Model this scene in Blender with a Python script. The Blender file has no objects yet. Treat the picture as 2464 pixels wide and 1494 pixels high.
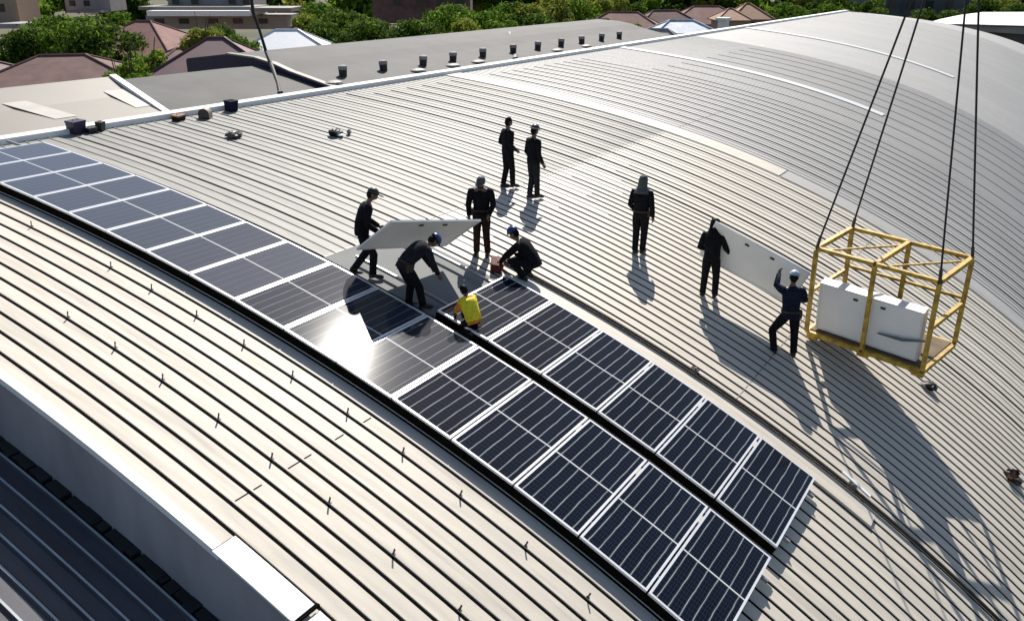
import bpy, bmesh, math, random
import numpy as np
from mathutils import Vector, Matrix
random.seed(7); rng = np.random.default_rng(7)
scene = bpy.context.scene
COL = scene.collection
PI = math.pi
R = math.radians

# ------------------------------------------------------------------ camera
CAM = Vector((-8.645, -2.465, 8.381)); YAW = .570078; PIT = .378997; FPX = 2040.8
CF = Vector((math.cos(YAW)*math.cos(PIT), math.sin(YAW)*math.cos(PIT), -math.sin(PIT)))
CR = Vector((math.sin(YAW), -math.cos(YAW), 0)); CU = CR.cross(CF)
cd = bpy.data.cameras.new('camera'); cam = bpy.data.objects.new('camera', cd); COL.objects.link(cam)
cd.sensor_width = 36; cd.lens = FPX/2464*36; cd.clip_start = .1; cd.clip_end = 6000
mm = Matrix((CR, CU, -CF)).transposed().to_4x4(); mm.translation = CAM; cam.matrix_world = mm
scene.camera = cam

def ray(x, y): return (CF + CR*((x-1232)/FPX) - CU*((y-747)/FPX))
def at(x, y, ax, val):
    d = ray(x, y); return CAM + d*((val-CAM[ax])/d[ax])
def dep(x, y, d): return CAM + ray(x, y)*d

# ------------------------------------------------------------------ roof profile
TH0, K1, K2 = .485872, -.035831, .00079456
ss = np.linspace(-22, 30, 5201); T = TH0+K1*ss+K2*ss*ss; h = ss[1]-ss[0]
YY = np.concatenate([[0], np.cumsum(.5*(np.cos(T[1:])+np.cos(T[:-1]))*h)])
ZZ = np.concatenate([[0], np.cumsum(.5*(np.sin(T[1:])+np.sin(T[:-1]))*h)])
i0 = np.argmin(abs(ss)); YY -= YY[i0]; ZZ -= ZZ[i0]
def th(u): return TH0+K1*u+K2*u*u
def S(u, v, off=0.0):
    t = th(u); return Vector((v, float(np.interp(u, ss, YY))-off*math.sin(t), float(np.interp(u, ss, ZZ))+off*math.cos(t)))
def roof_z(y): return float(np.interp(y, YY, ZZ))
def u_of(y): return float(np.interp(y, YY, ss))
def on_roof(x, y):
    d = ray(x, y); d = d/d.length; t = 3.0
    while t < 200:
        p = CAM+d*t
        if p.z < roof_z(p.y): break
        t += .02
    return p
W = 1.15; LA = 2.298; GAP = .289; LB = 2.268; UR = 19.56; VL = -3.6

# ------------------------------------------------------------------ materials
def mat(name, col, rough=.6, metal=0, var=.12, scale=3, bump=0, bscale=40, stretch=None, spec=.5, col2=None, coat=0, detail=4):
    m = bpy.data.materials.new(name); m.use_nodes = True; nt = m.node_tree; n = nt.nodes; l = nt.links
    b = n['Principled BSDF']; b.inputs['Roughness'].default_value = rough; b.inputs['Metallic'].default_value = metal
    b.inputs['Specular IOR Level'].default_value = spec; b.inputs['Coat Weight'].default_value = coat
    tc = n.new('ShaderNodeTexCoord'); mp = n.new('ShaderNodeMapping'); l.new(tc.outputs['Object'], mp.inputs['Vector'])
    if stretch: mp.inputs['Scale'].default_value = stretch
    nz = n.new('ShaderNodeTexNoise'); nz.inputs['Scale'].default_value = scale; nz.inputs['Detail'].default_value = detail
    l.new(mp.outputs[0], nz.inputs['Vector'])
    cr = n.new('ShaderNodeValToRGB'); cr.color_ramp.elements[0].position = .3; cr.color_ramp.elements[1].position = .7
    c2 = col2 or tuple(min(1, c*(1+var)) for c in col)
    c1 = col if col2 else tuple(c*(1-var) for c in col)
    cr.color_ramp.elements[0].color = (*c1, 1); cr.color_ramp.elements[1].color = (*c2, 1)
    l.new(nz.outputs[0], cr.inputs[0]); l.new(cr.outputs[0], b.inputs['Base Color'])
    if bump:
        nb = n.new('ShaderNodeTexNoise'); nb.inputs['Scale'].default_value = bscale; l.new(mp.outputs[0], nb.inputs['Vector'])
        bp = n.new('ShaderNodeBump'); bp.inputs['Strength'].default_value = bump; bp.inputs['Distance'].default_value = .02
        l.new(nb.outputs[0], bp.inputs['Height']); l.new(bp.outputs[0], b.inputs['Normal'])
    return m

def roof_sheet_mat(nm, col):
    m = mat(nm, col, .62, 0, .06, .35, .12, 5, (1, .25, 1)); nt = m.node_tree; n = nt.nodes; l = nt.links
    b = n['Principled BSDF']; base = b.inputs['Base Color'].links[0].from_socket
    tc = n.new('ShaderNodeTexCoord')
    # streaky dirt running down the sheets and a few worn patches
    mp = n.new('ShaderNodeMapping'); mp.inputs['Scale'].default_value = (9, .35, .35); l.new(tc.outputs['Object'], mp.inputs[0])
    nz = n.new('ShaderNodeTexNoise'); nz.inputs['Scale'].default_value = 1.0; nz.inputs['Detail'].default_value = 6; l.new(mp.outputs[0], nz.inputs[0])
    r1 = n.new('ShaderNodeMapRange'); r1.inputs[1].default_value = .50; r1.inputs[2].default_value = .78; r1.inputs[3].default_value = 0; r1.inputs[4].default_value = .38
    l.new(nz.outputs[0], r1.inputs[0])
    mx = n.new('ShaderNodeMix'); mx.data_type = 'RGBA'; mx.inputs[7].default_value = (.27, .25, .22, 1)
    l.new(r1.outputs[0], mx.inputs[0]); l.new(base, mx.inputs[6])
    nz2 = n.new('ShaderNodeTexNoise'); nz2.inputs['Scale'].default_value = .9; nz2.inputs['Detail'].default_value = 9; nz2.inputs['Roughness'].default_value = .7
    l.new(tc.outputs['Object'], nz2.inputs[0])
    r2 = n.new('ShaderNodeMapRange'); r2.inputs[1].default_value = .60; r2.inputs[2].default_value = .74; r2.inputs[3].default_value = 0; r2.inputs[4].default_value = .25
    l.new(nz2.outputs[0], r2.inputs[0])
    mp3 = n.new('ShaderNodeMapping'); mp3.inputs['Scale'].default_value = (2.2, .5, .5); l.new(tc.outputs['Object'], mp3.inputs[0])
    nz3 = n.new('ShaderNodeTexNoise'); nz3.inputs['Scale'].default_value = 1.0; nz3.inputs['Detail'].default_value = 2; l.new(mp3.outputs[0], nz3.inputs[0])
    bp2 = n.new('ShaderNodeBump'); bp2.inputs['Strength'].default_value = .55; bp2.inputs['Distance'].default_value = .08; l.new(nz3.outputs[0], bp2.inputs['Height'])
    l.new(b.inputs['Normal'].links[0].from_socket, bp2.inputs['Normal']) if False else None
    ob_ = b.inputs['Normal'].links[0].from_node; l.new(bp2.outputs[0], ob_.inputs['Normal'])
    mx2 = n.new('ShaderNodeMix'); mx2.data_type = 'RGBA'; mx2.inputs[7].default_value = (.34, .31, .27, 1)
    l.new(r2.outputs[0], mx2.inputs[0]); l.new(mx.outputs[2], mx2.inputs[6]); l.new(mx2.outputs[2], b.inputs['Base Color'])
    return m

def cells_mat(nm='photovoltaic_glass', spec=.14, dust=0.0, busw=.9):
    m = bpy.data.materials.new(nm); m.use_nodes = True; nt = m.node_tree; n = nt.nodes; l = nt.links
    b = n['Principled BSDF']; b.inputs['Roughness'].default_value = .085; b.inputs['Specular IOR Level'].default_value = spec
    b.inputs['Coat Weight'].default_value = .0; b.inputs['Coat Roughness'].default_value = .05
    tc = n.new('ShaderNodeTexCoord'); sp = n.new('ShaderNodeSeparateXYZ'); l.new(tc.outputs['Object'], sp.inputs[0])
    def M(op, a, bb=None, c=None):
        x = n.new('ShaderNodeMath'); x.operation = op
        for i, v in enumerate((a, bb, c)):
            if v is None: continue
            if isinstance(v, (int, float)): x.inputs[i].default_value = v
            else: l.new(v, x.inputs[i])
        return x.outputs[0]
    # slight waviness like reflections on lines
    wob = n.new('ShaderNodeTexNoise'); wob.inputs['Scale'].default_value = 2.2; l.new(tc.outputs['Object'], wob.inputs[0])
    wob2 = n.new('ShaderNodeTexNoise'); wob2.inputs['Scale'].default_value = 3.1; wob2.inputs['Detail'].default_value = 4; l.new(tc.outputs['Object'], wob2.inputs[0])
    Y = M('ADD', sp.outputs[1], M('MULTIPLY', M('SUBTRACT', wob.outputs[0], .5), .035)); X = sp.outputs[0]
    def line(src, pitch, half):      # 1 on the line
        f = M('PINGPONG', src, pitch/2); return M('GREATER_THAN', f, pitch/2-half)
    bus = M('MULTIPLY', line(Y, .178, .0085), M('ADD', .25, M('MULTIPLY', wob2.outputs[0], 1.35)))
    cell = line(X, .091, .0022)
    fine = line(Y, .0445, .0016)
    mid = M('LESS_THAN', M('ABSOLUTE', X), .014)
    nz = n.new('ShaderNodeTexNoise'); nz.inputs['Scale'].default_value = 1.3; l.new(tc.outputs['Object'], nz.inputs[0])
    oi = n.new('ShaderNodeObjectInfo')
    cr = n.new('ShaderNodeValToRGB'); cr.color_ramp.elements[0].color = (.002+.055*dust, .0025+.058*dust, .005+.068*dust, 1); cr.color_ramp.elements[1].color = (.006+.06*dust, .009+.065*dust, .020+.075*dust, 1)
    l.new(M('ADD', M('MULTIPLY', nz.outputs[0], .7), M('MULTIPLY', oi.outputs['Random'], .35)), cr.inputs[0])
    def mix(f, a, col):
        x = n.new('ShaderNodeMix'); x.data_type = 'RGBA'; l.new(f, x.inputs[0]); l.new(a, x.inputs[6]); x.inputs[7].default_value = (*col, 1); return x.outputs[2]
    c = mix(M('MULTIPLY', M('MAXIMUM', cell, fine), .25), cr.outputs[0], (.10, .12, .16))
    c = mix(M('MULTIPLY', bus, busw), c, (.27, .29, .30)); c = mix(mid, c, (.55, .56, .56))
    l.new(c, b.inputs['Base Color'])
    return m

MT = dict(
 sheet=roof_sheet_mat('fresh_cream_sheet', (.55, .50, .425)), sheet2=roof_sheet_mat('weathered_cream_sheet', (.25, .242, .222)), sheet3=roof_sheet_mat('weathered_grey_sheet', (.36, .35, .333)),  # sheet tones paint in the near glare and the dimmer look further off
 seam=mat('black_seam_sealant', (.008, .007, .006), 1, var=.3, scale=6, spec=0),  # black that paints in shade beside ribs and panels, also used on joints
 flash=mat('white_flashing', (.80, .80, .78), .45, var=.04, scale=2),
 skyl=mat('pale_translucent_sheet', (.60, .60, .58), .4, var=.06, scale=.6, stretch=(3, .3, 1)),
 wall=mat('blue_grey_render', (.30, .29, .31), .85, var=.22, scale=1.2, bump=.3, bscale=14, stretch=(1, 1, .4)),
 lowroof=mat('dark_slate_sheet', (.06, .06, .072), .5, var=.3, scale=1.5, stretch=(3, .4, 1)),  # shade over the lower roof is put into this dark tone
 lowrib=mat('worn_rib_edge', (.42, .45, .46), .45, var=.15, scale=3),  # pale tone paints the light caught by the rib tops
 cells=cells_mat(), cells2=cells_mat('dusty_photovoltaic_glass', .25, .5, .5), cells3=cells_mat('very_dusty_photovoltaic_glass', .35, 1.0, .18),  # paler glass has the sky reflection of the farther panels painted in
 frame=mat('anodised_aluminium', (.74, .75, .77), .35, .25, var=.05, scale=6),
 back=mat('white_backsheet', (.84, .85, .84), .5, var=.03, scale=2),
 black=mat('black_plastic', (.015, .015, .016), .5, var=.2),
 rail=mat('dull_aluminium_rail', (.35, .35, .36), .4, .5, var=.1),
 steel=mat('dark_galvanised_steel', (.06, .055, .05), .5, .4, var=.3, scale=20),
 yellow=mat('chipped_yellow_paint', (.26, .14, .02), .5, var=.25, scale=7, col2=(.66, .44, .05)),
 rope=mat('black_wire_rope', (.018, .014, .013), .7, var=.3, scale=30),
 greystrap=mat('grey_webbing', (.16, .17, .18), .8),
 belt=mat('worn_leather', (.05, .03, .018), .8, var=.3, scale=14),
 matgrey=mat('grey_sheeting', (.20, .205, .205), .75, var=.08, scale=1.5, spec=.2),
 ply=mat('stained_plywood', (.13, .085, .04), .8, var=.35, scale=3),
 skin2=mat('light_patch', (.42, .39, .35), .6, var=.1, scale=3),
 skin=mat('skin', (.17, .095, .062), .55, var=.06, scale=10),
 hair=mat('black_hair', (.008, .007, .007), .6, var=.3, scale=60),
 clothk=mat('black_cloth', (.010, .010, .013), .9, var=.35, scale=12, bump=.4, bscale=30),
 clothn=mat('dark_navy_cloth', (.012, .016, .032), .9, var=.35, scale=12, bump=.4, bscale=30),
 clothg=mat('charcoal_cloth', (.020, .021, .026), .9, var=.3, scale=12, bump=.4, bscale=30),
 clothb=mat('blue_cloth', (.03, .06, .14), .85, var=.35, scale=10, bump=.4, bscale=30),
 clothr=mat('brown_cloth', (.035, .018, .012), .9, var=.35, scale=10),
 grey=mat('pale_grey_cloth', (.30, .31, .33), .85, var=.1, scale=10),
 vest=mat('high_visibility_yellow', (.80, .66, .015), .7, var=.2, scale=14, bump=.4, bscale=25),
 orange=mat('orange_cloth', (.65, .22, .02), .8, var=.4, scale=12),
 helm=mat('blue_helmet_shell', (.02, .04, .16), .35, var=.1), helmw=mat('pale_blue_helmet_shell', (.40, .47, .56), .35, var=.08),
 helmd=mat('dark_helmet_shell', (.02, .022, .02), .4, var=.2), helmg=mat('grey_hat', (.07, .075, .07), .6, var=.1),
 purple=mat('dark_purple_plastic', (.02, .012, .05), .5, var=.25), redbag=mat('dark_red_fabric', (.10, .015, .012), .8, var=.3, scale=10),
 white=mat('white_paint', (.75, .76, .78), .5, var=.05), cream=mat('cream_membrane', (.235, .208, .178), .6, var=.06, scale=.5),
 greyroof=mat('weathered_grey_roof', (.088, .085, .082), .8, var=.16, scale=.7, bump=.3, bscale=3),
 brown=mat('brown_tiled_roof', (.16, .088, .078), .85, var=.22, scale=.8, bump=.5, bscale=6),
 brown2=mat('red_brown_roof', (.21, .10, .085), .85, var=.25, scale=.6, bump=.5, bscale=6),
 purpleroof=mat('maroon_sheet_roof', (.13, .065, .075), .7, var=.2, scale=.5),
 tanr=mat('orange_tan_roof', (.30, .165, .10), .8, var=.12, scale=.8), tanw=mat('tan_wall', (.36, .25, .18), .8, var=.1),
 wallp=mat('grey_pink_wall', (.34, .31, .30), .8, var=.12, scale=.5), wallg=mat('dark_grey_wall', (.10, .105, .11), .85, var=.3, scale=.25, stretch=(1, 1, .2)),
 bluew=mat('pale_blue_sheet', (.42, .48, .56), .6, var=.3, scale=1.2), window=mat('dark_window', (.02, .02, .025), .2, var=.1),
 leafa=mat('bright_foliage', (.060, .15, .014), .9, spec=.1, scale=.35, col2=(.22, .32, .035)),
 leafb=mat('dark_foliage', (.022, .055, .010), .9, spec=.1, scale=.35, col2=(.085, .13, .022)),
 leafc=mat('yellow_green_foliage', (.16, .19, .03), .9, spec=.1, scale=.5, col2=(.32, .32, .06)),
 bark=mat('bark', (.06, .045, .03), .9, var=.3, scale=8),
 soil=mat('soil_and_scrub', (.045, .052, .022), .95, scale=.05, col2=(.12, .10, .06), detail=8),
)

for k_ in ('clothk', 'clothn', 'clothg', 'clothr', 'clothb', 'hair'): MT[k_].node_tree.nodes['Principled BSDF'].inputs['Specular IOR Level'].default_value = .12
for k_ in ('leafa', 'leafb', 'leafc'):       # light shines through leaves
    nt = MT[k_].node_tree; b_ = nt.nodes['Principled BSDF']; tr = nt.nodes.new('ShaderNodeBsdfTranslucent'); ms_ = nt.nodes.new('ShaderNodeMixShader'); ms_.inputs[0].default_value = .45
    nt.links.new(b_.inputs['Base Color'].links[0].from_socket, tr.inputs[0]); nt.links.new(b_.outputs[0], ms_.inputs[1]); nt.links.new(tr.outputs[0], ms_.inputs[2])
    nt.links.new(ms_.outputs[0], nt.nodes['Material Output'].inputs[0])
# ------------------------------------------------------------------ mesh helpers
class MB:
    def __init__(s): s.v = []; s.f = []; s.m = []
    def add(s, vs, fs, mi=0):
        o = len(s.v); s.v += [tuple(v) for v in vs]; s.f += [tuple(i+o for i in f) for f in fs]; s.m += [mi]*len(fs)
    def box(s, c, e, M=None, mi=0):   # centre, full extents
        c = Vector(c); P = []
        for z in (-.5, .5):
            for x, y in ((-.5, -.5), (.5, -.5), (.5, .5), (-.5, .5)):
                q = Vector((x*e[0], y*e[1], z*e[2])); q = (M @ q if M else q)+c; P.append(q)
        s.add(P, [(3, 2, 1, 0), (4, 5, 6, 7), (0, 1, 5, 4), (1, 2, 6, 5), (2, 3, 7, 6), (3, 0, 4, 7)], mi)
    def bar(s, a, b, w, hh=None, mi=0):   # square section bar between two points
        a, b = Vector(a), Vector(b); d = b-a; L = d.length; z = d/L
        x = z.cross(Vector((0, 0, 1)))
        if x.length < .05: x = Vector((1, 0, 0)).cross(z)
        x.normalize(); y = z.cross(x); M = Matrix((x, y, z)).transposed()
        s.box((a+b)/2, (w, hh or w, L), M, mi)
    def tube(s, pts, rad, n=8, cap=True, mi=0):
        pts = [Vector(p) for p in pts]; rs = rad if isinstance(rad, (list, tuple)) else [rad]*len(pts)
        rings = []; px = None
        for i, p in enumerate(pts):
            d = (pts[min(i+1, len(pts)-1)]-pts[max(i-1, 0)]).normalized()
            x = (px - d*px.dot(d)) if px else d.cross(Vector((.13, .21, 1)))
            if x.length < 1e-4: x = d.cross(Vector((1, .1, 0)))
            x.normalize(); px = x; y = d.cross(x)
            rings.append([p+(x*math.cos(2*PI*k/n)+y*math.sin(2*PI*k/n))*rs[i] for k in range(n)])
        vs = [q for r in rings for q in r]
        fs = [(i*n+k, i*n+(k+1) % n, (i+1)*n+(k+1) % n, (i+1)*n+k) for i in range(len(pts)-1) for k in range(n)]
        if cap: fs += [tuple(range(n-1, -1, -1)), tuple((len(pts)-1)*n+k for k in range(n))]
        s.add(vs, fs, mi)
    def ell(s, c, r, M=None, nu=12, nv=8, zlo=-1, mi=0, fn=None):
        c = Vector(c); vs = []; fs = []
        a0 = math.asin(zlo)
        for j in range(nv+1):
            a = a0+(PI/2-a0)*j/nv
            for i in range(nu):
                t = 2*PI*i/nu; q = Vector((math.cos(a)*math.cos(t), math.cos(a)*math.sin(t), math.sin(a)))
                q = Vector((q.x*r[0], q.y*r[1], q.z*r[2]))
                if fn: q = fn(q)
                vs.append((M @ q if M else q)+c)
        for j in range(nv):
            for i in range(nu): fs.append((j*nu+i, j*nu+(i+1) % nu, (j+1)*nu+(i+1) % nu, (j+1)*nu+i))
        if zlo > -1: fs.append(tuple(range(nu-1, -1, -1)))
        s.add(vs, fs, mi)
    def build(s, name, mats, parent=None, smooth=False):
        me = bpy.data.meshes.new(name); me.from_pydata(s.v, [], s.f)
        for m in (mats if isinstance(mats, (list, tuple)) else [mats]): me.materials.append(m)
        me.polygons.foreach_set('material_index', s.m)
        if smooth: me.polygons.foreach_set('use_smooth', [True]*len(s.f))
        me.update(); o = bpy.data.objects.new(name, me); COL.objects.link(o)
        if parent: o.parent = parent
        return o
def empty(name, loc=(0, 0, 0), M=None):
    o = bpy.data.objects.new(name, None); COL.objects.link(o); o.empty_display_size = .3
    o.matrix_world = M if M else Matrix.Translation(Vector(loc)); return o
def tag(o, label=None, cat=None, group=None, kind=None):
    if label: o['label'] = label
    if cat: o['category'] = cat
    if group: o['group'] = group
    if kind: o['kind'] = kind
    return o
def kids(o): return [c for c in bpy.data.objects if c.parent == o]
def copy_tree(o, M=None, parent=None):
    c = o.copy(); COL.objects.link(c); c.parent = parent; c.matrix_parent_inverse = o.matrix_parent_inverse.copy()
    for ch in kids(o):
        if ch is not c: copy_tree(ch, None, c)
    if M is not None: c.matrix_world = M
    return c
ORD = ['first', 'second', 'third', 'fourth', 'fifth', 'sixth', 'seventh', 'eighth', 'ninth', 'tenth', 'eleventh', 'twelfth', 'thirteenth', 'fourteenth', 'fifteenth', 'sixteenth', 'seventeenth', 'eighteenth', 'nineteenth']

# ------------------------------------------------------------------ world and sun
SE, SA = R(44), R(27)     # elevation, azimuth of the direction TOWARDS the sun, from +X to +Y
w = bpy.data.worlds.new('World'); scene.world = w; w.use_nodes = True; wn = w.node_tree.nodes
sk = wn.new('ShaderNodeTexSky'); sk.sky_type = 'NISHITA'; sk.sun_disc = False; sk.sun_elevation = SE; sk.sun_rotation = PI/2-SA
w.node_tree.links.new(sk.outputs[0], wn['Background'].inputs[0]); wn['Background'].inputs[1].default_value = .072
sl = bpy.data.lights.new('sun', 'SUN'); sl.energy = 4.6; sl.angle = R(.5); sl.color = (1, .95, .87)
so = bpy.data.objects.new('sun', sl); COL.objects.link(so)
sd = Vector((math.cos(SE)*math.cos(SA), math.cos(SE)*math.sin(SA), math.sin(SE)))
so.rotation_euler = sd.to_track_quat('Z', 'Y').to_euler(); so.location = (20, 20, 40)
scene.view_settings.view_transform = 'Standard'; scene.view_settings.look = 'None'
scene.view_settings.exposure = .60; scene.view_settings.gamma = 1
scene.cycles.max_bounces = 6

# ------------------------------------------------------------------ ground
g = MB(); N = 40; ext = 2500
vs = []; fs = []
for j in range(N+1):
    for i in range(N+1):
        x = -ext+2*ext*i/N; y = -ext+2*ext*j/N; vs.append((x, y, -6.0))
for j in range(N):
    for i in range(N): a = j*(N+1)+i; fs.append((a, a+1, a+N+2, a+N+1))
g.add(vs, fs); tag(g.build('ground', MT['soil']), 'scrubby brown and green ground beyond and below the roofs', 'ground', kind='structure')

# ------------------------------------------------------------------ main building
PITCH = .2975; RH = .016
VEND = 90.0; VLOW = VL+.02
bld = tag(empty('warehouse_building', (20, 8, -6)), 'warehouse with a wide curved cream metal roof of dark seams that fills the picture', 'building')
def keep(o): o.parent = bld; o.matrix_parent_inverse = bld.matrix_world.inverted(); return o
_srg = np.random.default_rng(3); SJ = _srg.uniform(-1.6, 1.6, 400); SD = _srg.random(400)
def sealed(k, u, v):      # which seams get black painted in as rib shade: all of the near ones, every third one further up and along, hardly any at the far end
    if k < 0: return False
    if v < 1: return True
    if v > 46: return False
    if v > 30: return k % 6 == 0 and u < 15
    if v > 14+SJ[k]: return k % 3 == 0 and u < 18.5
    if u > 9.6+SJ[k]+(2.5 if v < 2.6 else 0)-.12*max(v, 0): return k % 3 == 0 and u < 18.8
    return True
us = np.concatenate([np.linspace(-17, -6, 14), np.linspace(-5.4, UR, 52)])
def end_v(u): return VEND + max(0, (UR-u))*.62
vs = []; fs = []; ms = []
prof = [(0, 0), (.212, 0), (.256, .002), (.262, RH), (.290, RH), (.2965, 0)]      # pan, painted shade strip, rib face, top, back face
# ribs: positions so that a seam stands at v = -3.29, -3.29+PITCH ...
v0 = -3.29-.234
cols = [(VL, 0.0, -1)]
k = 0; vv = v0-PITCH
while vv < VEND:
    for (a, hh) in prof[1:]:
        x = vv+(a if not (a == .212 and k % 3 == 0 and vv > 13) else .165)
        if vv > 46: hh = hh*.35
        if x > VL+.01: cols.append((x, hh, k if a == .212 else -1))
    vv += PITCH; k += 1
cols.append((VEND, 0, -1)); cols.append((None, 0, -1))
cols_n = len(cols)
for u in us:
    t = th(u)
    for (x, hh, _) in cols:
        x = end_v(u) if x is None else x
        vs.append(S(u, x, hh))
for j in range(len(us)-1):
    for i in range(cols_n-1):
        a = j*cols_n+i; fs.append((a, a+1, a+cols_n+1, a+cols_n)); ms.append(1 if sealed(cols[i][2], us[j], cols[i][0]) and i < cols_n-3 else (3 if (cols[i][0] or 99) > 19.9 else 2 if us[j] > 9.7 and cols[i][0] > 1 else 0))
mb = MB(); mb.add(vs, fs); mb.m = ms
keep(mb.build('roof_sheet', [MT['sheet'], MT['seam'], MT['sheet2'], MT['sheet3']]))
def strip(name, u0, u1, va, vb, off, thick, m, nseg=30, parent=bld):
    b = MB(); U = np.linspace(u0, u1, nseg+1); P = []
    for u in U:
        P += [S(u, va, off), S(u, vb, off), S(u, vb, off-thick), S(u, va, off-thick)]
    F = []
    for j in range(nseg):
        a = j*4
        for q in range(4): F.append((a+q, a+(q+1) % 4, a+4+(q+1) % 4, a+4+q))
    F += [(3, 2, 1, 0), (nseg*4, nseg*4+1, nseg*4+2, nseg*4+3)]
    b.add(P, F); o = b.build(name, m)
    if parent: o.parent = parent; o.matrix_parent_inverse = parent.matrix_world.inverted()
    return o
strip('ridge_sheet', 5.5, UR-.2, 19.45, 20.4, .03, .02, MT['sheet'], 40)
strip('ridge_sheet', -6, 5.45, 19.45, 20.4, .03, .02, MT['sheet3'], 20)
for va, vb, ua in ( (35.2, 35.85, 5.2), (56.2, 57.0, 4.6)):
    strip('skylight_strip', ua, UR-.2, va, vb, .045, .03, MT['skyl'], 40)
# ridge capping
b = MB(); b.box((VEND/2-8, S(UR, 0).y+.12, S(UR, 0).z+.05), (VEND+16+.4, .5, .16)); keep(b.build('ridge_flashing', MT['flash']))
# gable trim on the near left edge, in lapped pieces
strip('edge_trim', 5.25, UR, VL-.03, VL+.10, .03, .10, MT['flash'], 30)
strip('edge_trim', 3.98, 5.3, VL-.09, VL+.25, .10, .03, MT['white'], 6)
b = MB(); b.bar(S(5.31, VL-.05, .05), S(5.31, VL+.22, .05), .03, .05); keep(b.build('trim_joint', MT['steel']))
strip('edge_trim', -6, 3.9, VL-.04, VL+.27, .045, .04, MT['flash'], 16)
b = MB(); b.bar(S(3.96, VL-.02, .07), S(3.96, VL+.30, .07), .05, .03); keep(b.build('trim_joint', MT['seam']))
# lap joint across the sheets
for vk in (-2.99, -2.10, -1.21, -.62):
    b = MB(); a = vk+.012; b.bar(S(5.79, a, .004), S(5.79, a+.24+(.25 if vk < -1.3 else 0), .004), .012, .006); keep(b.build('lap_joint', MT['seam']))
for ul, va, vb in ((9.7, 2.7, 26), (1.9, 5.8, 19)):
    b = MB(); p0 = S(ul, va, .003); p1 = S(ul, vb, .003); b.bar(p0, p1, .012, .008); keep(b.build('lap_joint', MT['steel']))
# walls
def wall_poly(x, ys, ztop, zbot, thick=.2):
    b = MB(); P = []; n = len(ys)
    for xx in (x, x+thick):
        for y in ys: P.append((xx, y, ztop(y)))
        for y in ys: P.append((xx, y, zbot))
    F = []
    for j in range(n-1):
        F.append((j, n+j, n+j+1, j+1)); F.append((2*n+j, 2*n+j+1, 3*n+j+1, 3*n+j)); F.append((j, j+1, 2*n+j+1, 2*n+j))
    F += [(0, 2*n, 3*n, n), (n-1, 2*n-1, 4*n-1, 3*n-1)]
    b.add(P, F); return b
ys = [float(np.interp(u, ss, YY)) for u in np.linspace(-17, UR, 40)]
keep(wall_poly(VL, ys, lambda y: roof_z(y)-.02, -6, .2).build('gable_wall', MT['wall']))
b = MB(); yb = S(UR, 0).y
b.box((VEND/2-2, yb+.2, -.85), (VEND+3, .2, 10.3)); keep(b.build('rear_wall', MT['wall']))

# lower annex roof at the left
ann = tag(empty('annex_building', (-7, 6, -6)), 'lower annex with a dark ribbed metal roof in the shade at the bottom left corner', 'building')
vs = []; fs = []; ms = []
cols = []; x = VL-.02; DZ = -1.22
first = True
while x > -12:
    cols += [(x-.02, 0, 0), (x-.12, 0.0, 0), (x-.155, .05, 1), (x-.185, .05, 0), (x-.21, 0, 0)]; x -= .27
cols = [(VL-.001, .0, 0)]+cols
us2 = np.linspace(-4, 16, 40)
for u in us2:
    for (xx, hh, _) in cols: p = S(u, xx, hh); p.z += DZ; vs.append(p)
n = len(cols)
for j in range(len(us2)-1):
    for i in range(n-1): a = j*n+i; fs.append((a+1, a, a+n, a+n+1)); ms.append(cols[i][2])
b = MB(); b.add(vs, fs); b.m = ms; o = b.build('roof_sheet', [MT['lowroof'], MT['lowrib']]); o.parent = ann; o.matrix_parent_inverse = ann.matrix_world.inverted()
# ragged foam closure where the lower roof meets the wall
b = MB(); u = -1.0
while u < 15:
    L = random.uniform(.12, .3); p = S(u, VL-.07+random.uniform(-.015, .015)); p.z += DZ+.04
    t = th(u); M = Matrix.Rotation(t, 3, 'X'); b.box(p, (.13+random.uniform(0, .05), L*.97, .07+random.uniform(0, .03)), M); u += L
o = b.build('closure_strip', MT['black']); o.parent = ann; o.matrix_parent_inverse = ann.matrix_world.inverted()
b = MB(); b.box((-7.8, 6, -3.6), (8.2, 16, 4.6)); o = b.build('wall', MT['wall']); o.parent = ann; o.matrix_parent_inverse = ann.matrix_world.inverted()

# ------------------------------------------------------------------ solar panels
PW = 1.128
def make_panel(L):
    root = empty('solar_panel'); t = .038; f = .036
    b = MB(); b.box((0, -PW/2+f/2, 0), (L, f, t)); b.box((0, PW/2-f/2, 0), (L, f, t))
    b.box((-L/2+f/2, 0, 0), (f, PW-2*f, t)); b.box((L/2-f/2, 0, 0), (f, PW-2*f, t)); b.build('frame', MT['frame'], root)
    b = MB(); b.box((0, 0, .010), (L-2*f+.002, PW-2*f+.002, .012)); b.build('glass', MT['cells'], root)
    b = MB(); b.box((0, 0, -.002), (L-2*f+.002, PW-2*f+.002, .008)); b.build('backsheet', MT['back'], root)
    for x in (-.3, .3):
        b = MB(); b.box((x, .40, -.013), (.10, .045, .018)); b.build('junction_box', MT['black'], root)
    return root
def slope_M(u, v, off):
    t = th(u); M = Matrix.Rotation(t, 4, 'X'); M.translation = S(u, v, off); return M
pA = make_panel(LA-.01); pB = make_panel(LB-.01)
for i in range(19):
    u = (i+.5)*W-(0 if i else 0)
    if u+W/2 > UR-.2: break
    M = slope_M(u, LA/2, .2); o = pA if i == 0 else copy_tree(pA, M); o.matrix_world = M
    if i >= 5:
        gl = [c for c in kids(o) if c.name.startswith('glass')][0]; gl.material_slots[0].link = 'OBJECT'; gl.material_slots[0].material = MT['cells2' if i < 8 else 'cells3']
    lab = f'dark blue solar panel fixed in the long left row, {ORD[i]} up from its near end'
    if i == 0: lab = 'dark blue solar panel at the near bottom end of the long left row'
    tag(o, lab, 'solar panel', 'solar panels fixed on the roof')
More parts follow.
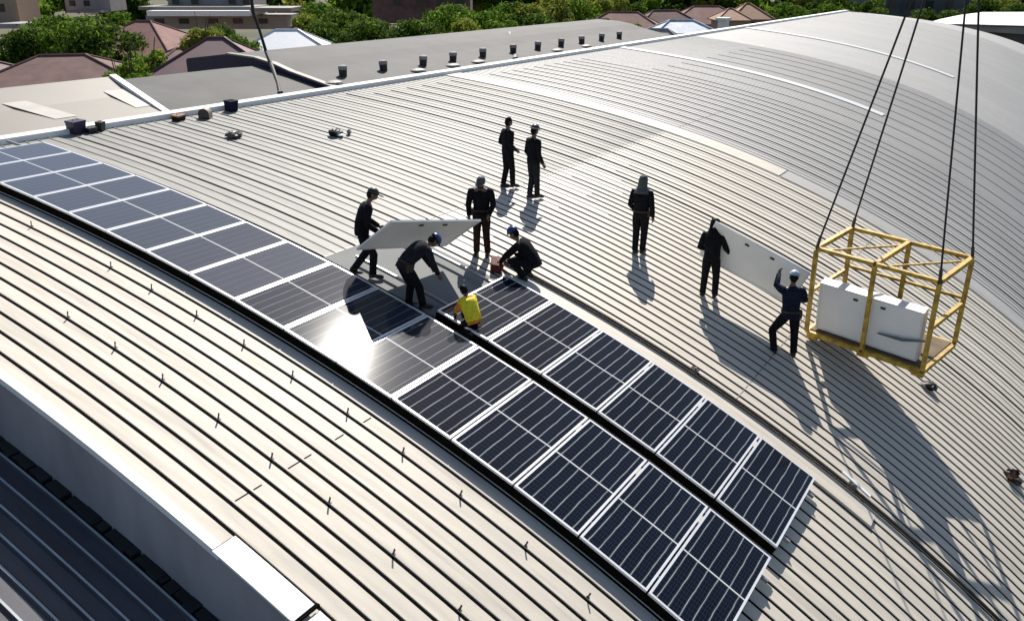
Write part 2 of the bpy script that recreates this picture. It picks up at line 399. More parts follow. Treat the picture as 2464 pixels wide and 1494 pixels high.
for i in range(6):
    M = slope_M((i+.5)*W, LA+GAP+LB/2, .2); o = pB if i == 0 else copy_tree(pB, M); o.matrix_world = M
    lab = f'dark blue solar panel fixed in the short right row, {ORD[i]} up from its near end'
    if i == 5: lab = 'last dark blue panel of the short right row, with a worker crouching at its corner'
    tag(o, lab, 'solar panel', 'solar panels fixed on the roof')
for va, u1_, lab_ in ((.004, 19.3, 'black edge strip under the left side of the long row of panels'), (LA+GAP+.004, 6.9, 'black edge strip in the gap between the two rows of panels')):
    tag(strip('edge_strip', .0, u1_, va, va+.02, .178, .15, MT['seam'], 40, None), lab_, 'edge strip')  # added black strips deepen the shade under the panel edges
def rail(v, u1, lab):
    o = strip('mounting_rail', -.12, u1, v-.02, v+.02, .178, .06, MT['rail'], 30, None); tag(o, lab, 'rail', 'rails under the panels')
    return o
rail(.42, 19.2, 'aluminium rail under the left side of the long row of panels')
rail(1.88, 19.2, 'aluminium rail under the right side of the long row of panels')
rail(LA+GAP+.4, 9.2, 'aluminium rail under the left side of the short row, bare beyond the last panel')
rail(LA+GAP+1.86, 9.2, 'aluminium rail under the right side of the short row, bare beyond the last panel')
# bare aluminium seat plates left along the array edges
# L feet waiting for the next row
def make_foot():
    r = empty('mounting_bracket'); b = MB(); b.box((0, 0, .006), (.04, .06, .010)); b.build('base_plate', MT['steel'], r)
    b = MB(); b.box((-.018, .0, .075), (.009, .032, .13)); b.build('upright', MT['steel'], r)
    b = MB(); b.tube([(-.03, 0, .11), (.0, 0, .11)], .009, 6); b.build('bolt', MT['steel'], r); return r
ft = None
ROWS = [(-2.078, [2.78, 3.87, 4.99, 6.06, 7.12, 8.31, 9.4, 10.57], 'left row'), (-.59, [1.71, 2.76, 3.91, 4.98, 6.07, 7.22, 8.3, 9.42, 10.56, 11.66, 14.04], 'right row')]
for v, us_, rn in ROWS:
    # snap to nearest rib crest
    v = v0+.276+round((v-(v0+.276))/PITCH)*PITCH
    for i, u in enumerate(us_):
        M = slope_M(u, v, RH-.001)
        if ft is None: ft = make_foot(); o = ft
        else: o = copy_tree(ft, M)
        o.matrix_world = M @ Matrix.Scale(.78, 4)
        tag(o, f'small dark mounting bracket on a bare seam, {ORD[i]} from the near end, {rn}', 'bracket', 'mounting brackets on the bare seams')

# flat cover plate and cable beside the short row
strip_o = strip('cable_tray', -1.2, 6.9, 5.06, 5.42, .055, .05, MT['sheet'], 24, None); tag(strip_o, 'long flat pale cable tray running beside the short row of panels', 'cable tray')
strip_o = strip('lifeline_cable', -8, 7.6, 5.62, 5.665, .085, .045, MT['rope'], 40, None); tag(strip_o, 'black safety cable lying along a seam to the right of the short row', 'cable')
for u, l in ((2.83, 'small grey clamp on the black cable halfway along the short row of panels'), (-.62, 'grey clamp with a white bar on the black cable past the end of the panels')):
    r = empty('cable_clamp', M=slope_M(u, 5.64, .0)); tag(r, l, 'clamp')
    b = MB(); b.box((0, 0, .10), (.12, .16, .06)); b.build('jaw', MT['steel'], r); b = MB(); b.tube([(0, 0, .1), (0, 0, .17)], .02, 6); b.build('bolt', MT['rail'], r)
    if u < 0: b = MB(); b.box((.19, -.06, .07), (.07, .62, .03), Matrix.Rotation(-.12, 3, 'Z')); b.build('bar', MT['white'], r)

# ------------------------------------------------------------------ carried panels
def panel_on(pts, src, lab, back_front=True):
    TL, TR, BR, BL = pts; c = (TL+TR+BR+BL)/4
    ex = ((TR+BR)-(TL+BL)).normalized(); ey = ((TL+TR)-(BL+BR)); ey = (ey-ex*ey.dot(ex)).normalized(); ez = ex.cross(ey)
    if back_front: ex = -ex; ez = -ez      # turn the glass away from the camera
    M = Matrix((ex, ey, ez)).transposed().to_4x4(); M.translation = c
    o = copy_tree(src, M); tag(o, lab, 'solar panel'); return c, ex, ey, ez
c1 = panel_on([dep(929, 533, 14.8), dep(1140, 531, 16.4), dep(1073, 590, 17.25), dep(890, 598, 15.8)], pB, 'solar panel carried between two workers with its grey back tilted to the camera')
c2 = panel_on([dep(1694, 520, 18.4), dep(1940, 642, 17.9), dep(1899, 740, 18.8), dep(1718, 630, 19.2)], pB, 'pale backed solar panel held upright between the hooded slim worker and the yellow cage')

# ------------------------------------------------------------------ lifting cage
q = [9.7266, 1.43813, .87427, -1.825, 2.6, 1.5486, 2.0228, -.032, .092]
cc, s_ = math.cos(q[3]), math.sin(q[3])
gx = Vector((cc*math.cos(q[7]), s_*math.cos(q[7]), math.sin(q[7]))); gy = Vector((0, 0, 1)).cross(gx).normalized()
gy = gy*math.cos(q[8])+Vector((0, 0, 1))*math.sin(q[8]); gz = gx.cross(gy)
GM = Matrix((gx, gy, gz)).transposed().to_4x4(); GM.translation = Vector(q[:3])
cage = tag(empty('lifting_cage', M=GM), 'yellow steel lifting cage loaded with upright panels hanging from four ropes', 'cage')
CL, CW, CH = q[4:7]
def gb(name, a, b_, w=.07, m='yellow'):
    x = MB(); x.bar(a, b_, w*1.22); return x.build(name, MT[m], cage)
for X in (0, CL/2, CL):
    for Y in (0, CW): gb('post', (X, Y, .035), (X, Y, CH-.035), .065)
    gb('cross_rail', (X, .033, CH), (X, CW-.033, CH), .075); gb('cross_rail', (X, .033, 0), (X, CW-.033, 0), .075)
for Y in (0, CW):
    for X0, X1 in ((.033, CL/2-.033), (CL/2+.033, CL-.033)):
        gb('long_rail', (X0, Y, CH), (X1, Y, CH), .065); gb('long_rail', (X0, Y, 0), (X1, Y, 0), .075)
gb('side_rail', (CL, .04, CH*.5), (CL, CW-.04, CH*.5), .07); gb('side_rail', (0, .04, CH*.5), (0, CW-.04, CH*.5), .06)
gb('back_rail', (.035, CW, CH*.55), (CL/2-.035, CW, CH*.55), .05); gb('back_rail', (CL/2+.035, CW, CH*.55), (CL-.035, CW, CH*.55), .05)
gb('brace', (.05, .04, CH-.06), (CL/2-.05, CW-.05, CH-.06), .03); gb('brace', (CL/2+.05, .05, CH-.06), (CL-.05, CW-.05, CH-.06), .03)
for sx in (.12, CL/2, CL-.12):
    gb('foot', (sx-.08, .0, -.07), (sx+.16, .0, -.07), .08)
# cage floor, made one solid board to fill out the cage's shadow
x = MB()
x.box((CL/2, CW/2, .055), (CL-.1, CW-.1, .025))
x.build('floor', MT['ply'], cage)
# panels standing in the cage
names = ['white backed solar panel standing at the front of the yellow cage', 'solar panel second from the front in the yellow cage', 'solar panel third from the front in the yellow cage', 'solar panel fourth from the front in the yellow cage', 'solar panel fifth from the front in the yellow cage, its top edge just showing']
for k in range(5):
    Lm = Matrix(((-1, 0, 0), (0, .0, 1), (0, 1, 0))).to_4x4()
    Lm = Matrix(((-1, 0, 0, CL/2-.04+random.uniform(-.012, .012)), (0, -.03, .9995, .12+k*.055), (0, .9995, .03, .60+.07+.006*k), (0, 0, 0, 1)))
    o = copy_tree(pB, GM @ Lm); tag(o, names[k], 'solar panel', 'panels loaded in the cage')
x = MB(); x.tube([GM @ Vector((CL*.60, .055, .50)), GM @ Vector((CL*.80, .05, .53)), GM @ Vector((CL*.97, .055, .66))], [.02, .035, .02], 6); o = x.build('strap', MT['greystrap']); o.parent = cage; o.matrix_parent_inverse = cage.matrix_world.inverted()
# ropes up to the crane hook high above
gc = GM @ Vector((CL/2, CW/2, CH)); hook = gc+Vector((.15, -.2, 8.1))
for (X, Y, lab) in ((0, 0, 'black lifting rope on the near left corner of the yellow cage'), (0, CW, 'black lifting rope on the far left corner of the yellow cage'), (CL, 0, 'black lifting rope on the near right corner of the yellow cage'), (CL, CW, 'black lifting rope on the far right corner of the yellow cage')):
    a = GM @ Vector((X, Y, CH+.03)); x = MB(); x.tube([a, a.lerp(hook, .5)+Vector((.01, 0, -.03)), hook], .021, 6)
    r = empty('lifting_rope', a); o = x.build('rope', MT['rope']); o.parent = r; o.matrix_parent_inverse = r.matrix_world.inverted()
    x = MB(); x.tube([a+Vector((0, 0, -.05)), a+(hook-a).normalized()*.22], .035, 8); o = x.build('shackle', MT['steel']); o.parent = r; o.matrix_parent_inverse = r.matrix_world.inverted()
    tag(r, lab, 'rope', 'ropes holding the cage')

# ------------------------------------------------------------------ people
def skin_mesh(nodes, edges, name, m, sub=2):
    """nodes: name -> (Vector, radius); root first. Skin modifier surface turned into a mesh."""
    keys = list(nodes); ix = {k: i for i, k in enumerate(keys)}
    me = bpy.data.meshes.new(name); me.from_pydata([tuple(nodes[k][0]) for k in keys], [(ix[a], ix[b]) for a, b in edges], [])
    ob = bpy.data.objects.new('tmp', me); COL.objects.link(ob)
    md = ob.modifiers.new('s', 'SKIN'); md.use_smooth_shade = True; md.branch_smoothing = .3
    if not me.skin_vertices:
        bmm = bmesh.new(); bmm.from_mesh(me); bmm.verts.layers.skin.verify(); bmm.to_mesh(me); bmm.free()
    for i, k in enumerate(keys):
        r = nodes[k][1]; r = r if isinstance(r, tuple) else (r, r)
        me.skin_vertices[0].data[i].radius = r; me.skin_vertices[0].data[i].use_root = (i == 0)
    sb = ob.modifiers.new('b', 'SUBSURF'); sb.levels = sub; sb.render_levels = sub
    bpy.context.view_layer.update()
    dg = bpy.context.evaluated_depsgraph_get(); out = bpy.data.meshes.new_from_object(ob.evaluated_get(dg))
    V = [tuple(v.co) for v in out.vertices]; F = [tuple(p.vertices) for p in out.polygons]
    bpy.data.objects.remove(ob); bpy.data.meshes.remove(me); bpy.data.meshes.remove(out)
    return V, F

BASE = dict(pelvis=(0, 0, .95), waist=(0, .0, 1.10), chest=(0, .0, 1.30), collar=(0, -.01, 1.44), neck=(0, .0, 1.52), head=(0, .025, 1.645),
  sl=(-.185, 0, 1.41), el=(-.25, -.03, 1.13), wl=(-.25, .06, .89), sr=(.185, 0, 1.41), er=(.25, -.03, 1.13), wr=(.25, .06, .89),
  hl=(-.09, 0, .90), kl=(-.10, .03, .49), al=(-.11, -.02, .09), hr=(.09, 0, .90), kr=(.10, .03, .49), ar=(.11, -.02, .09))
def person(foot, face, hgt, pose, label, top='clothk', low='clothk', hat=None, hatm='helmd', vest=None, shoes='black', look=(0, 1, 0), skinm='skin', extra=None, long_sleeve=True, belt=False):
    """face: heading of the figure in degrees; 0 looks away from the camera, +90 to the photo's left."""
    J = {k: Vector(v) for k, v in BASE.items()}
    for k, v in pose.items(): J[k] = Vector(v)
    sc = hgt/1.75
    M = Matrix.Rotation(YAW-PI/2+R(face), 4, 'Z') @ Matrix.Scale(sc, 4); M.translation = Vector(foot)
    root = empty('person', M=M)
    rad = dict(pelvis=.125, waist=.105, chest=.125, collar=.09, neck=.052, head=.06, sl=.062, el=.043, wl=.029, sr=.062, er=.043, wr=.029,
               hl=.088, kl=.056, al=.038, hr=.088, kr=.056, ar=.038)
    N_ = {k: (J[k], rad[k]) for k in ['pelvis', 'waist', 'chest', 'collar', 'neck', 'head', 'sl', 'el', 'wl', 'sr', 'er', 'wr', 'hl', 'kl', 'al', 'hr', 'kr', 'ar']}
    toe = {}
    for s in 'lr':
        d = (J['k'+s]-J['a'+s]).normalized(); fw = Vector((0.03*(1 if s == 'r' else -1), 1, 0))
        if 'toe'+s in pose: tp = Vector(pose['toe'+s])
        else: tp = J['a'+s]+fw*.15-Vector((0, 0, .05))
        toe[s] = tp; N_['toe'+s] = (tp, .032)
    E_ = [('pelvis', 'waist'), ('waist', 'chest'), ('chest', 'collar'), ('collar', 'neck'), ('neck', 'head'), ('collar', 'sl'), ('sl', 'el'), ('el', 'wl'), ('collar', 'sr'), ('sr', 'er'), ('er', 'wr'),
          ('pelvis', 'hl'), ('hl', 'kl'), ('kl', 'al'), ('al', 'toel'), ('pelvis', 'hr'), ('hr', 'kr'), ('kr', 'ar'), ('ar', 'toer')]
    V, F = skin_mesh(N_, E_, 'body', None)
    b = MB(); b.add(V, F)
    # head
    lk = Vector(pose.get('look', look)).normalized(); up = (J['head']-J['neck']).normalized()
    lk = (lk-up*lk.dot(up)).normalized(); rt = lk.cross(up); HM = Matrix((rt, lk, up)).transposed()
    def hf(p):
        z = p.z/.125; 
        if z < 0: p = Vector((p.x*(1-.28*-z), p.y*(1-.16*-z)+.012*-z, p.z))          # jaw narrows
        if p.y > 0: p.y *= .94
        if p.y > .05 and abs(p.x) < .022 and -.5 < z < .05: p.y += .022*(1-abs(p.x)/.022)  # nose
        if p.y > .05 and .05 < z < .3 and abs(p.x) > .015: p.y -= .006               # eye hollows
        return p
    hc = J['head']+up*.015
    b.ell(hc, (.077, .098, .125), HM, 20, 14, fn=hf)
    for sx in (-1, 1): b.ell(hc+HM @ Vector((sx*.078, -.005, .0)), (.012, .022, .034), HM, 8, 6)
    b.ell(hc+HM @ Vector((0, .088, -.055)), (.026, .010, .008), HM, 8, 5)
    nb = len(b.f)
    for sx in (-1, 1): b.ell(hc+HM @ Vector((sx*.031, .083, .018)), (.014, .008, .008), HM, 8, 5, mi=1)
    # hands: palm with five bent fingers
    for s in 'lr':
        wv, ev = J['w'+s], J['e'+s]; d = (wv-ev).normalized(); side = Vector(pose.get('palm'+s, (0, 1, 0)))   # palm spreads along side
        side = (side-d*side.dot(d)).normalized(); nrm = d.cross(side); nrm = nrm if nrm.dot(Vector((0, 0, -1))) > 0 else -nrm
        b.tube([wv-d*.02, wv+d*.03, wv+d*.075], [.028, .034, .030], 10)
        for f_ in range(4):
            off = side*(-.027+.018*f_); L = (.058, .070, .074, .062)[3-f_]
            p0 = wv+d*.07+off; p1 = p0+d*L*.5+nrm*.008; p2 = p1+(d*.6+nrm*.8).normalized()*L*.32; p3 = p2+(d*.2+nrm).normalized()*L*.25
            b.tube([p0-d*.02, p0, p1, p2, p3], [.010, .010, .0095, .009, .006], 6)
        p0 = wv+d*.02+side*.03; b.tube([p0-side*.01, p0+d*.025+side*.02, p0+d*.055+side*.022+nrm*.012], [.012, .011, .007], 6)
    b.build('body', [MT[skinm], MT['black']], root, True)
    # clothing shells
    lat = (J['sr']-J['sl']).normalized()
    def loft(x, rings, n_=16):
        P = []
        cs = [r_[0] for r_ in rings]
        for i, (c, a_, b_) in enumerate(rings):
            d = (cs[min(i+1, len(cs)-1)]-cs[max(i-1, 0)]).normalized(); l_ = (lat-d*lat.dot(d)).normalized(); f_ = d.cross(l_)
            for k in range(n_):
                q_ = 2*PI*k/n_; cq, sq = math.cos(q_), math.sin(q_); ex = .8
                P.append(c+l_*(a_*math.copysign(abs(cq)**ex, cq))+f_*(b_*math.copysign(abs(sq)**ex, sq)))
        F = [(i*n_+k, i*n_+(k+1) % n_, (i+1)*n_+(k+1) % n_, (i+1)*n_+k) for i in range(len(rings)-1) for k in range(n_)]
        F += [tuple(range(n_-1, -1, -1)), tuple((len(rings)-1)*n_+k for k in range(n_))]
        x.add(P, F)
    pv, ws, ch, co, nk = (J[k_] for k_ in ('pelvis', 'waist', 'chest', 'collar', 'neck'))
    dn_ = (pv-ws).normalized(); loose = pose.get('loose', 1.0)
    def torso(x, e=0.0, hem=.07, top_=True):
        R_ = [(pv+dn_*hem, .172*loose+e, .135+e), (pv, .178*loose+e, .14+e), (ws, .168*loose+e, .13+e), (ch, .190*loose+e, .138+e), (ch.lerp(co, .6), .205+e, .128+e), (co+(nk-co)*.05, .165+e, .10+e)]
        if top_: R_ += [(co.lerp(nk, .35), .095, .078), (co.lerp(nk, .62), .074, .068)]
        loft(x, R_)
    x = MB(); torso(x)
    for s in 'lr':
        sh, e_, w_ = J['s'+s], J['e'+s], J['w'+s]; ins = sh.lerp(co, .35)
        x.tube([ins, sh, sh.lerp(e_, .25), sh.lerp(e_, .8), e_, e_.lerp(w_, .3), e_.lerp(w_, .95)], [.07, .082, .076, .064, .062, .058, .044], 12)
    x.build('jacket', MT[top], root, True)
    x = MB(); R_ = [(pv-dn_*.08, .145, .115), (pv, .160, .128), (pv.lerp((J['hl']+J['hr'])/2, .9)+dn_*.02, .165, .13), ((J['hl']+J['hr'])/2+dn_*.05, .12, .10)]; loft(x, R_)
    for s in 'lr':
        h_, k_, a_ = J['h'+s], J['k'+s], J['a'+s]
        x.tube([h_.lerp(pv, .25), h_.lerp(k_, .08), h_.lerp(k_, .4), h_.lerp(k_, .85), k_, k_.lerp(a_, .3), k_.lerp(a_, .7), k_.lerp(a_, .97)], [.09, .103, .098, .080, .077, .074, .068, .070], 14)
    x.build('trousers', MT[low], root, True)
    for s in 'lr':
        a = J['a'+s]; t = toe[s]; d = (t-a); dn = d.normalized(); x = MB()
        x.tube([a+Vector((0, 0, .03)), a-Vector((0, 0, .01)), a-Vector((0, 0, .035))+dn*.02-Vector((dn.x, dn.y, 0))*.05], [.05, .055, .045], 10)
        x.tube([a-Vector((dn.x, dn.y, 0))*.075-Vector((0, 0, .04)), a+d*.35, t+Vector((0, 0, -.0)), t+dn*.055], [.038, .047, .044, .022], 10)
        x.build('boot', MT[shoes], root, True)
    if vest:
        x = MB(); torso(x, .012, .0, False)
        for s in 'lr': x.tube([co.lerp(J['s'+s], .3), co.lerp(J['s'+s], 1.0), J['s'+s].lerp(J['e'+s], .12)], [.085, .094, .09], 12)
        x.build('vest', MT[vest], root, True)
    if belt:
        x = MB(); c0 = pv.lerp(ws, .30); c1 = pv.lerp(ws, .52); loft(x, [(c0, .186, .150), (c1, .184, .148)]); bl = x.build('tool_belt', MT['belt'], root, True)
        x = MB(); x.box(pv.lerp(ws, .1)+lat*.19, (.06, .12, .15)); x.build('pouch', MT['belt'], bl)
    # hair and hat
    x = MB(); x.ell(hc+up*.012-lk*.012, (.084, .098, .122), HM, 16, 8, zlo=.08); x.ell(hc-lk*.03, (.079, .080, .10), HM, 14, 8); x.build('hair', MT['hair'], root, True)
    if hat == 'helmet':
        x = MB(); x.ell(hc+up*.045, (.108, .128, .115), HM, 20, 8, zlo=0); x.ell(hc+up*.048+lk*.02, (.122, .150, .014), HM, 20, 4); x.ell(hc+up*.06, (.022, .13, .108), HM, 10, 6, zlo=0)
        hh_ = x.build('helmet', MT[hatm], root, True)
        if extra == 'strap': y = MB(); y.tube([hc+HM @ Vector((math.cos(a)*.112, math.sin(a)*.132, .062)) for a in np.linspace(0, 2*PI, 22)], .012, 6); y.build('band', MT['grey'], hh_)
    elif hat == 'cap':
        x = MB(); x.ell(hc+up*.035, (.094, .112, .10), HM, 18, 7, zlo=0); x.ell(hc+up*.045+lk*.13, (.068, .085, .010), HM, 14, 4); x.build('cap', MT[hatm], root, True)
    elif hat == 'bucket':
        x = MB(); x.ell(hc+up*.02, (.10, .115, .125), HM, 18, 7, zlo=0)
        P = []; n_ = 20
        for rr, zz in ((.10, .03), (.155, -.03), (.155, -.038), (.095, .02)): P += [hc+HM @ Vector((math.cos(2*PI*i/n_)*rr, math.sin(2*PI*i/n_)*rr*1.12, zz)) for i in range(n_)]
        x.add(P, [(r_*n_+i, r_*n_+(i+1) % n_, (r_+1)*n_+(i+1) % n_, (r_+1)*n_+i) for r_ in range(3) for i in range(n_)]); x.build('sun_hat', MT[hatm], root, True)
    if hat == 'hood':
        x = MB(); t_ = hc+up*.128; x.tube([t_, hc+up*.115, hc+up*.03-lk*.01, hc-up*.10-lk*.02, J['neck']-lk*.01, J['collar']+up*.03, J['collar']-up*.05], [.05, .082, .102, .108, .125, .165, .19], 16); x.build('hood', MT[hatm], root, True)
    if extra == 'hood' or extra == 'scarf':
        y = MB(); y.tube([J['collar']+up*.0, J['neck']+up*.01, J['neck']+up*.07], [.125, .088, .078], 14); y.build('scarf', MT['grey'], root, True)
    tag(root, label, 'person'); return root
G = lambda x, y: on_roof(x, y)
# the two standing far back
pA1 = {'wl': (-.10, .20, .98), 'el': (-.27, -.08, 1.14), 'wr': (.12, .18, .97), 'er': (.27, -.07, 1.14), 'al': (-.07, -.10, .09), 'kl': (-.08, 0, .49), 'ar': (.08, .10, .09), 'kr': (.09, .08, .50)}
person(G(1222, 452), -62, 1.76, pA1, 'black clad worker with a bare head standing furthest back, hands clasped at the waist', 'clothk', 'clothk')
pA2 = {'wl': (-.12, .12, .92), 'wr': (.24, .10, .90), 'al': (-.08, -.06, .09), 'ar': (.07, .07, .09)}
person(G(1283, 478), -55, 1.80, pA2, 'worker in black with a banded dark helmet, standing right of the bare headed one', 'clothk', 'clothg', 'helmet', 'helmd', extra='strap')
# carrying the grey panel: left worker in profile looking right
pC = {'pelvis': (0, -.03, .93), 'waist': (0, -.02, 1.09), 'chest': (0, .05, 1.28), 'collar': (0, .10, 1.41), 'neck': (0, .14, 1.48), 'head': (0, .20, 1.59), 'sl': (-.18, .10, 1.38), 'sr': (.18, .10, 1.38),
      'el': (-.24, .06, 1.10), 'wl': (-.22, .30, .93), 'er': (.24, .08, 1.10), 'wr': (.20, .32, .90), 'hl': (-.09, -.03, .89), 'hr': (.09, -.03, .89), 'kl': (-.10, .03, .48), 'al': (-.10, -.26, .11), 'kr': (.10, .16, .48), 'ar': (.10, .12, .09), 'look': (0, 1, -.35)}
person(G(882, 668), -80, 1.76, pC, 'worker in black and a dark cap carrying the left end of the grey backed panel', 'clothk', 'clothk', 'cap', 'helmd')
pD = {'collar': (0, .05, 1.43), 'neck': (0, .09, 1.50), 'head': (-.02, .15, 1.61), 'sl': (-.2, .05, 1.40), 'sr': (.2, .05, 1.40), 'el': (-.26, .05, 1.14), 'wl': (-.20, .26, .96), 'er': (.26, .05, 1.14), 'wr': (.22, .24, .93),
      'al': (-.12, -.02, .09), 'ar': (.12, -.02, .09), 'look': (.3, 1, -.6)}
person(G(1160, 616), 172, 1.76, pD, 'worker in black jacket and grey cap holding the right end of the grey panel', 'clothk', 'clothr', 'cap', 'helmg', belt=True)
# bending with the blue helmet
pE = {'pelvis': (0, -.22, .86), 'waist': (0, -.12, 1.00), 'chest': (0, .06, 1.12), 'collar': (0, .20, 1.18), 'neck': (0, .27, 1.20), 'head': (0, .37, 1.24), 'sl': (-.18, .17, 1.14), 'sr': (.18, .17, 1.14),
      'el': (-.24, .30, .90), 'wl': (-.20, .42, .68), 'er': (.24, .24, .88), 'wr': (.20, .36, .66), 'hl': (-.10, -.20, .82), 'hr': (.10, -.20, .82), 'kl': (-.11, -.06, .46), 'kr': (.12, .0, .46), 'al': (-.11, -.12, .09), 'ar': (.12, .06, .09), 'look': (0, .5, -1)}
person(G(1004, 742), -58, 1.74, pE, 'worker with a blue helmet bending forward in the middle of the team', 'clothg', 'clothk', 'helmet', 'helm', belt=True)
# crouching at the right
pF = {'pelvis': (0, -.20, .36), 'waist': (0, -.14, .50), 'chest': (0, .0, .66), 'collar': (0, .10, .77), 'neck': (0, .16, .83), 'head': (0, .23, .92), 'sl': (-.18, .09, .74), 'sr': (.18, .09, .74),
      'el': (-.24, .30, .55), 'wl': (-.16, .46, .36), 'er': (.24, .28, .55), 'wr': (.16, .48, .34), 'hl': (-.10, -.17, .35), 'hr': (.10, -.17, .35), 'kl': (-.20, .24, .46), 'kr': (.20, .24, .46), 'al': (-.14, -.04, .09), 'ar': (.14, -.04, .09), 'look': (0, 1, -.8)}
person(G(1263, 672), 68, 1.80, pF, 'worker in dark clothes and a navy helmet crouching at the end of the short row', 'clothk', 'clothk', 'helmet', 'helm')
pG = {'pelvis': (0, -.14, .34), 'waist': (0, -.07, .49), 'chest': (0, .03, .66), 'collar': (0, .09, .78), 'neck': (0, .13, .85), 'head': (0, .20, .93), 'sl': (-.16, .08, .75), 'sr': (.16, .08, .75),
      'el': (-.21, .20, .52), 'wl': (-.10, .38, .40), 'er': (.21, .20, .52), 'wr': (.12, .38, .38), 'hl': (-.10, -.10, .32), 'hr': (.10, -.10, .32), 'kl': (-.16, .22, .12), 'kr': (.16, .22, .12), 'al': (-.13, -.20, .09), 'ar': (.13, -.20, .09),
      'toel': (-.13, -.10, .03), 'toer': (.13, -.10, .03), 'look': (0, .6, -1)}
person(S(6.2, 2.74, .05), 40, 1.42, pG, 'worker in a bright yellow vest kneeling between the two rows of panels', 'orange', 'clothk', None, 'helmd', vest='vest')
pH = {'wl': (-.16, .16, .92), 'wr': (.27, .02, .88), 'al': (-.08, -.05, .09), 'ar': (.06, .05, .09), 'kr': (.08, .05, .49)}
person(G(1537, 612), -28, 1.84, pH, 'lone worker in black with a grey hood, standing in the middle of the roof', 'clothk', 'clothk', 'hood', 'helmg', belt=True)
pI = {'wl': (-.17, .22, 1.02), 'el': (-.27, -.02, 1.14), 'wr': (.36, .22, .97), 'er': (.28, .04, 1.15), 'al': (-.13, -.02, .09), 'ar': (.13, .02, .09), 'kl': (-.12, .03, .49), 'kr': (.12, .05, .49)}
person(G(1704, 716), -25, 1.80, pI, 'slim worker in a black hood holding the left end of the upright pale panel', 'clothk', 'clothk', 'hood', 'hair')
pJ = {'pelvis': (.02, 0, .90), 'waist': (.02, .02, 1.06), 'chest': (.02, .06, 1.26), 'collar': (.02, .08, 1.40), 'neck': (.02, .11, 1.48), 'head': (.03, .15, 1.60), 'sl': (-.17, .08, 1.37), 'sr': (.21, .08, 1.37), 'el': (-.28, .16, 1.44), 'wl': (-.22, .36, 1.62),
      'er': (.30, .16, 1.16), 'wr': (.26, .36, 1.08), 'hl': (-.07, 0, .86), 'hr': (.11, 0, .86), 'kl': (-.26, .14, .50), 'al': (-.20, .0, .09), 'kr': (.16, .06, .46), 'ar': (.17, -.04, .09), 'look': (.1, 1, -.2)}
person(G(1886, 856), -8, 1.86, pJ, 'worker in a pale blue helmet and navy jacket reaching up beside the yellow cage', 'clothn', 'clothk', 'helmet', 'helmw', belt=True)

# ------------------------------------------------------------------ small things on the roof
tag(strip('protective_mat', 7.0, 9.7, 2.63, 4.86, RH+.012, .010, MT['matgrey'], 14, None), 'flat grey protective sheet lying on the roof between the workers under the carried panel', 'mat')  # added grey sheet, colours the roof like the carried panel's shadow
def thing_box(name, px, lab, cat, size, m, rot=0, lid=None, u=None):
    p = G(*px); t = th(u_of(p.y)); M = Matrix.Translation(p) @ Matrix.Rotation(t, 4, 'X') @ Matrix.Rotation(rot, 4, 'Z'); r = empty(name, M=M); tag(r, lab, cat)
    b = MB(); sx, sy, sz = size
    b.add([(-sx/2, -sy/2, 0), (sx/2, -sy/2, 0), (sx/2, sy/2, 0), (-sx/2, sy/2, 0), (-sx*.56, -sy*.56, sz), (sx*.56, -sy*.56, sz), (sx*.56, sy*.56, sz), (-sx*.56, sy*.56, sz)],
          [(3, 2, 1, 0), (4, 5, 6, 7), (0, 1, 5, 4), (1, 2, 6, 5), (2, 3, 7, 6), (3, 0, 4, 7)]); b.build('body', MT[m], r)
    b = MB(); b.box((0, 0, sz+.02), (sx*1.18, sy*1.18, .04)); b.build('rim', MT[lid or m], r)
    b = MB(); b.tube([(-sx*.3, 0, sz+.03), (-sx*.22, 0, sz+.07), (sx*.22, 0, sz+.07), (sx*.3, 0, sz+.03)], .009, 6); b.build('handle', MT['steel'], r)
    return r
thing_box('crate', (185, 322), 'dark purple crate standing on the far roof edge', 'crate', (.34, .26, .30), 'purple', .2)
thing_box('bucket', (243, 315), 'small dark bucket on the far roof edge beside the purple crate', 'bucket', (.16, .16, .2), 'steel', .4)
thing_box('tool_box', (218, 320), 'low dark tool box lying between the purple crate and the small bucket', 'tool box', (.22, .2, .11), 'black', .1)
thing_box('tool_case', (430, 290), 'brown open case at the roof edge where the cream roof ends', 'case', (.30, .22, .12), 'clothr', .3, 'tanr')
thing_box('crate', (557, 268), 'dark blue crate on the white roof edge, right of the arched cowl', 'crate', (.26, .26, .28), 'clothn', .1)
thing_box('tool_bag', (1192, 650), 'dark red tool bag on the roof near the crouching worker', 'bag', (.34, .22, .18), 'redbag', .6)
# arched ventilation cowl
p = G(495, 285); r = tag(empty('vent_cowl', p), 'small pale arched vent cowl with a dark mouth on the far roof edge', 'vent')
b = MB(); n_ = 10
for yy, rr in ((-.22, .26), (.22, .26)): pass
P = []
for yy in (-.22, .22):
    P += [Vector((math.cos(PI*i/n_)*.24, yy, .22+math.sin(PI*i/n_)*.22)) for i in range(n_+1)]+[Vector((-.24, yy, 0)), Vector((.24, yy, 0))]
m_ = n_+3; F = [(i, i+1, m_+i+1, m_+i) for i in range(m_-1)]+[(m_-1, 0, m_, 2*m_-1), tuple(range(m_, 2*m_))]
b.add(P, F); o = b.build('hood', MT['cream'], r)
b = MB(); b.add([v+Vector((0, .015, 0)) for v in P[:m_]], [tuple(range(m_))[::-1]]); b.build('mouth', MT['window'], r); r.scale = (.65, .65, .65)
r.rotation_euler.z = R(-58)
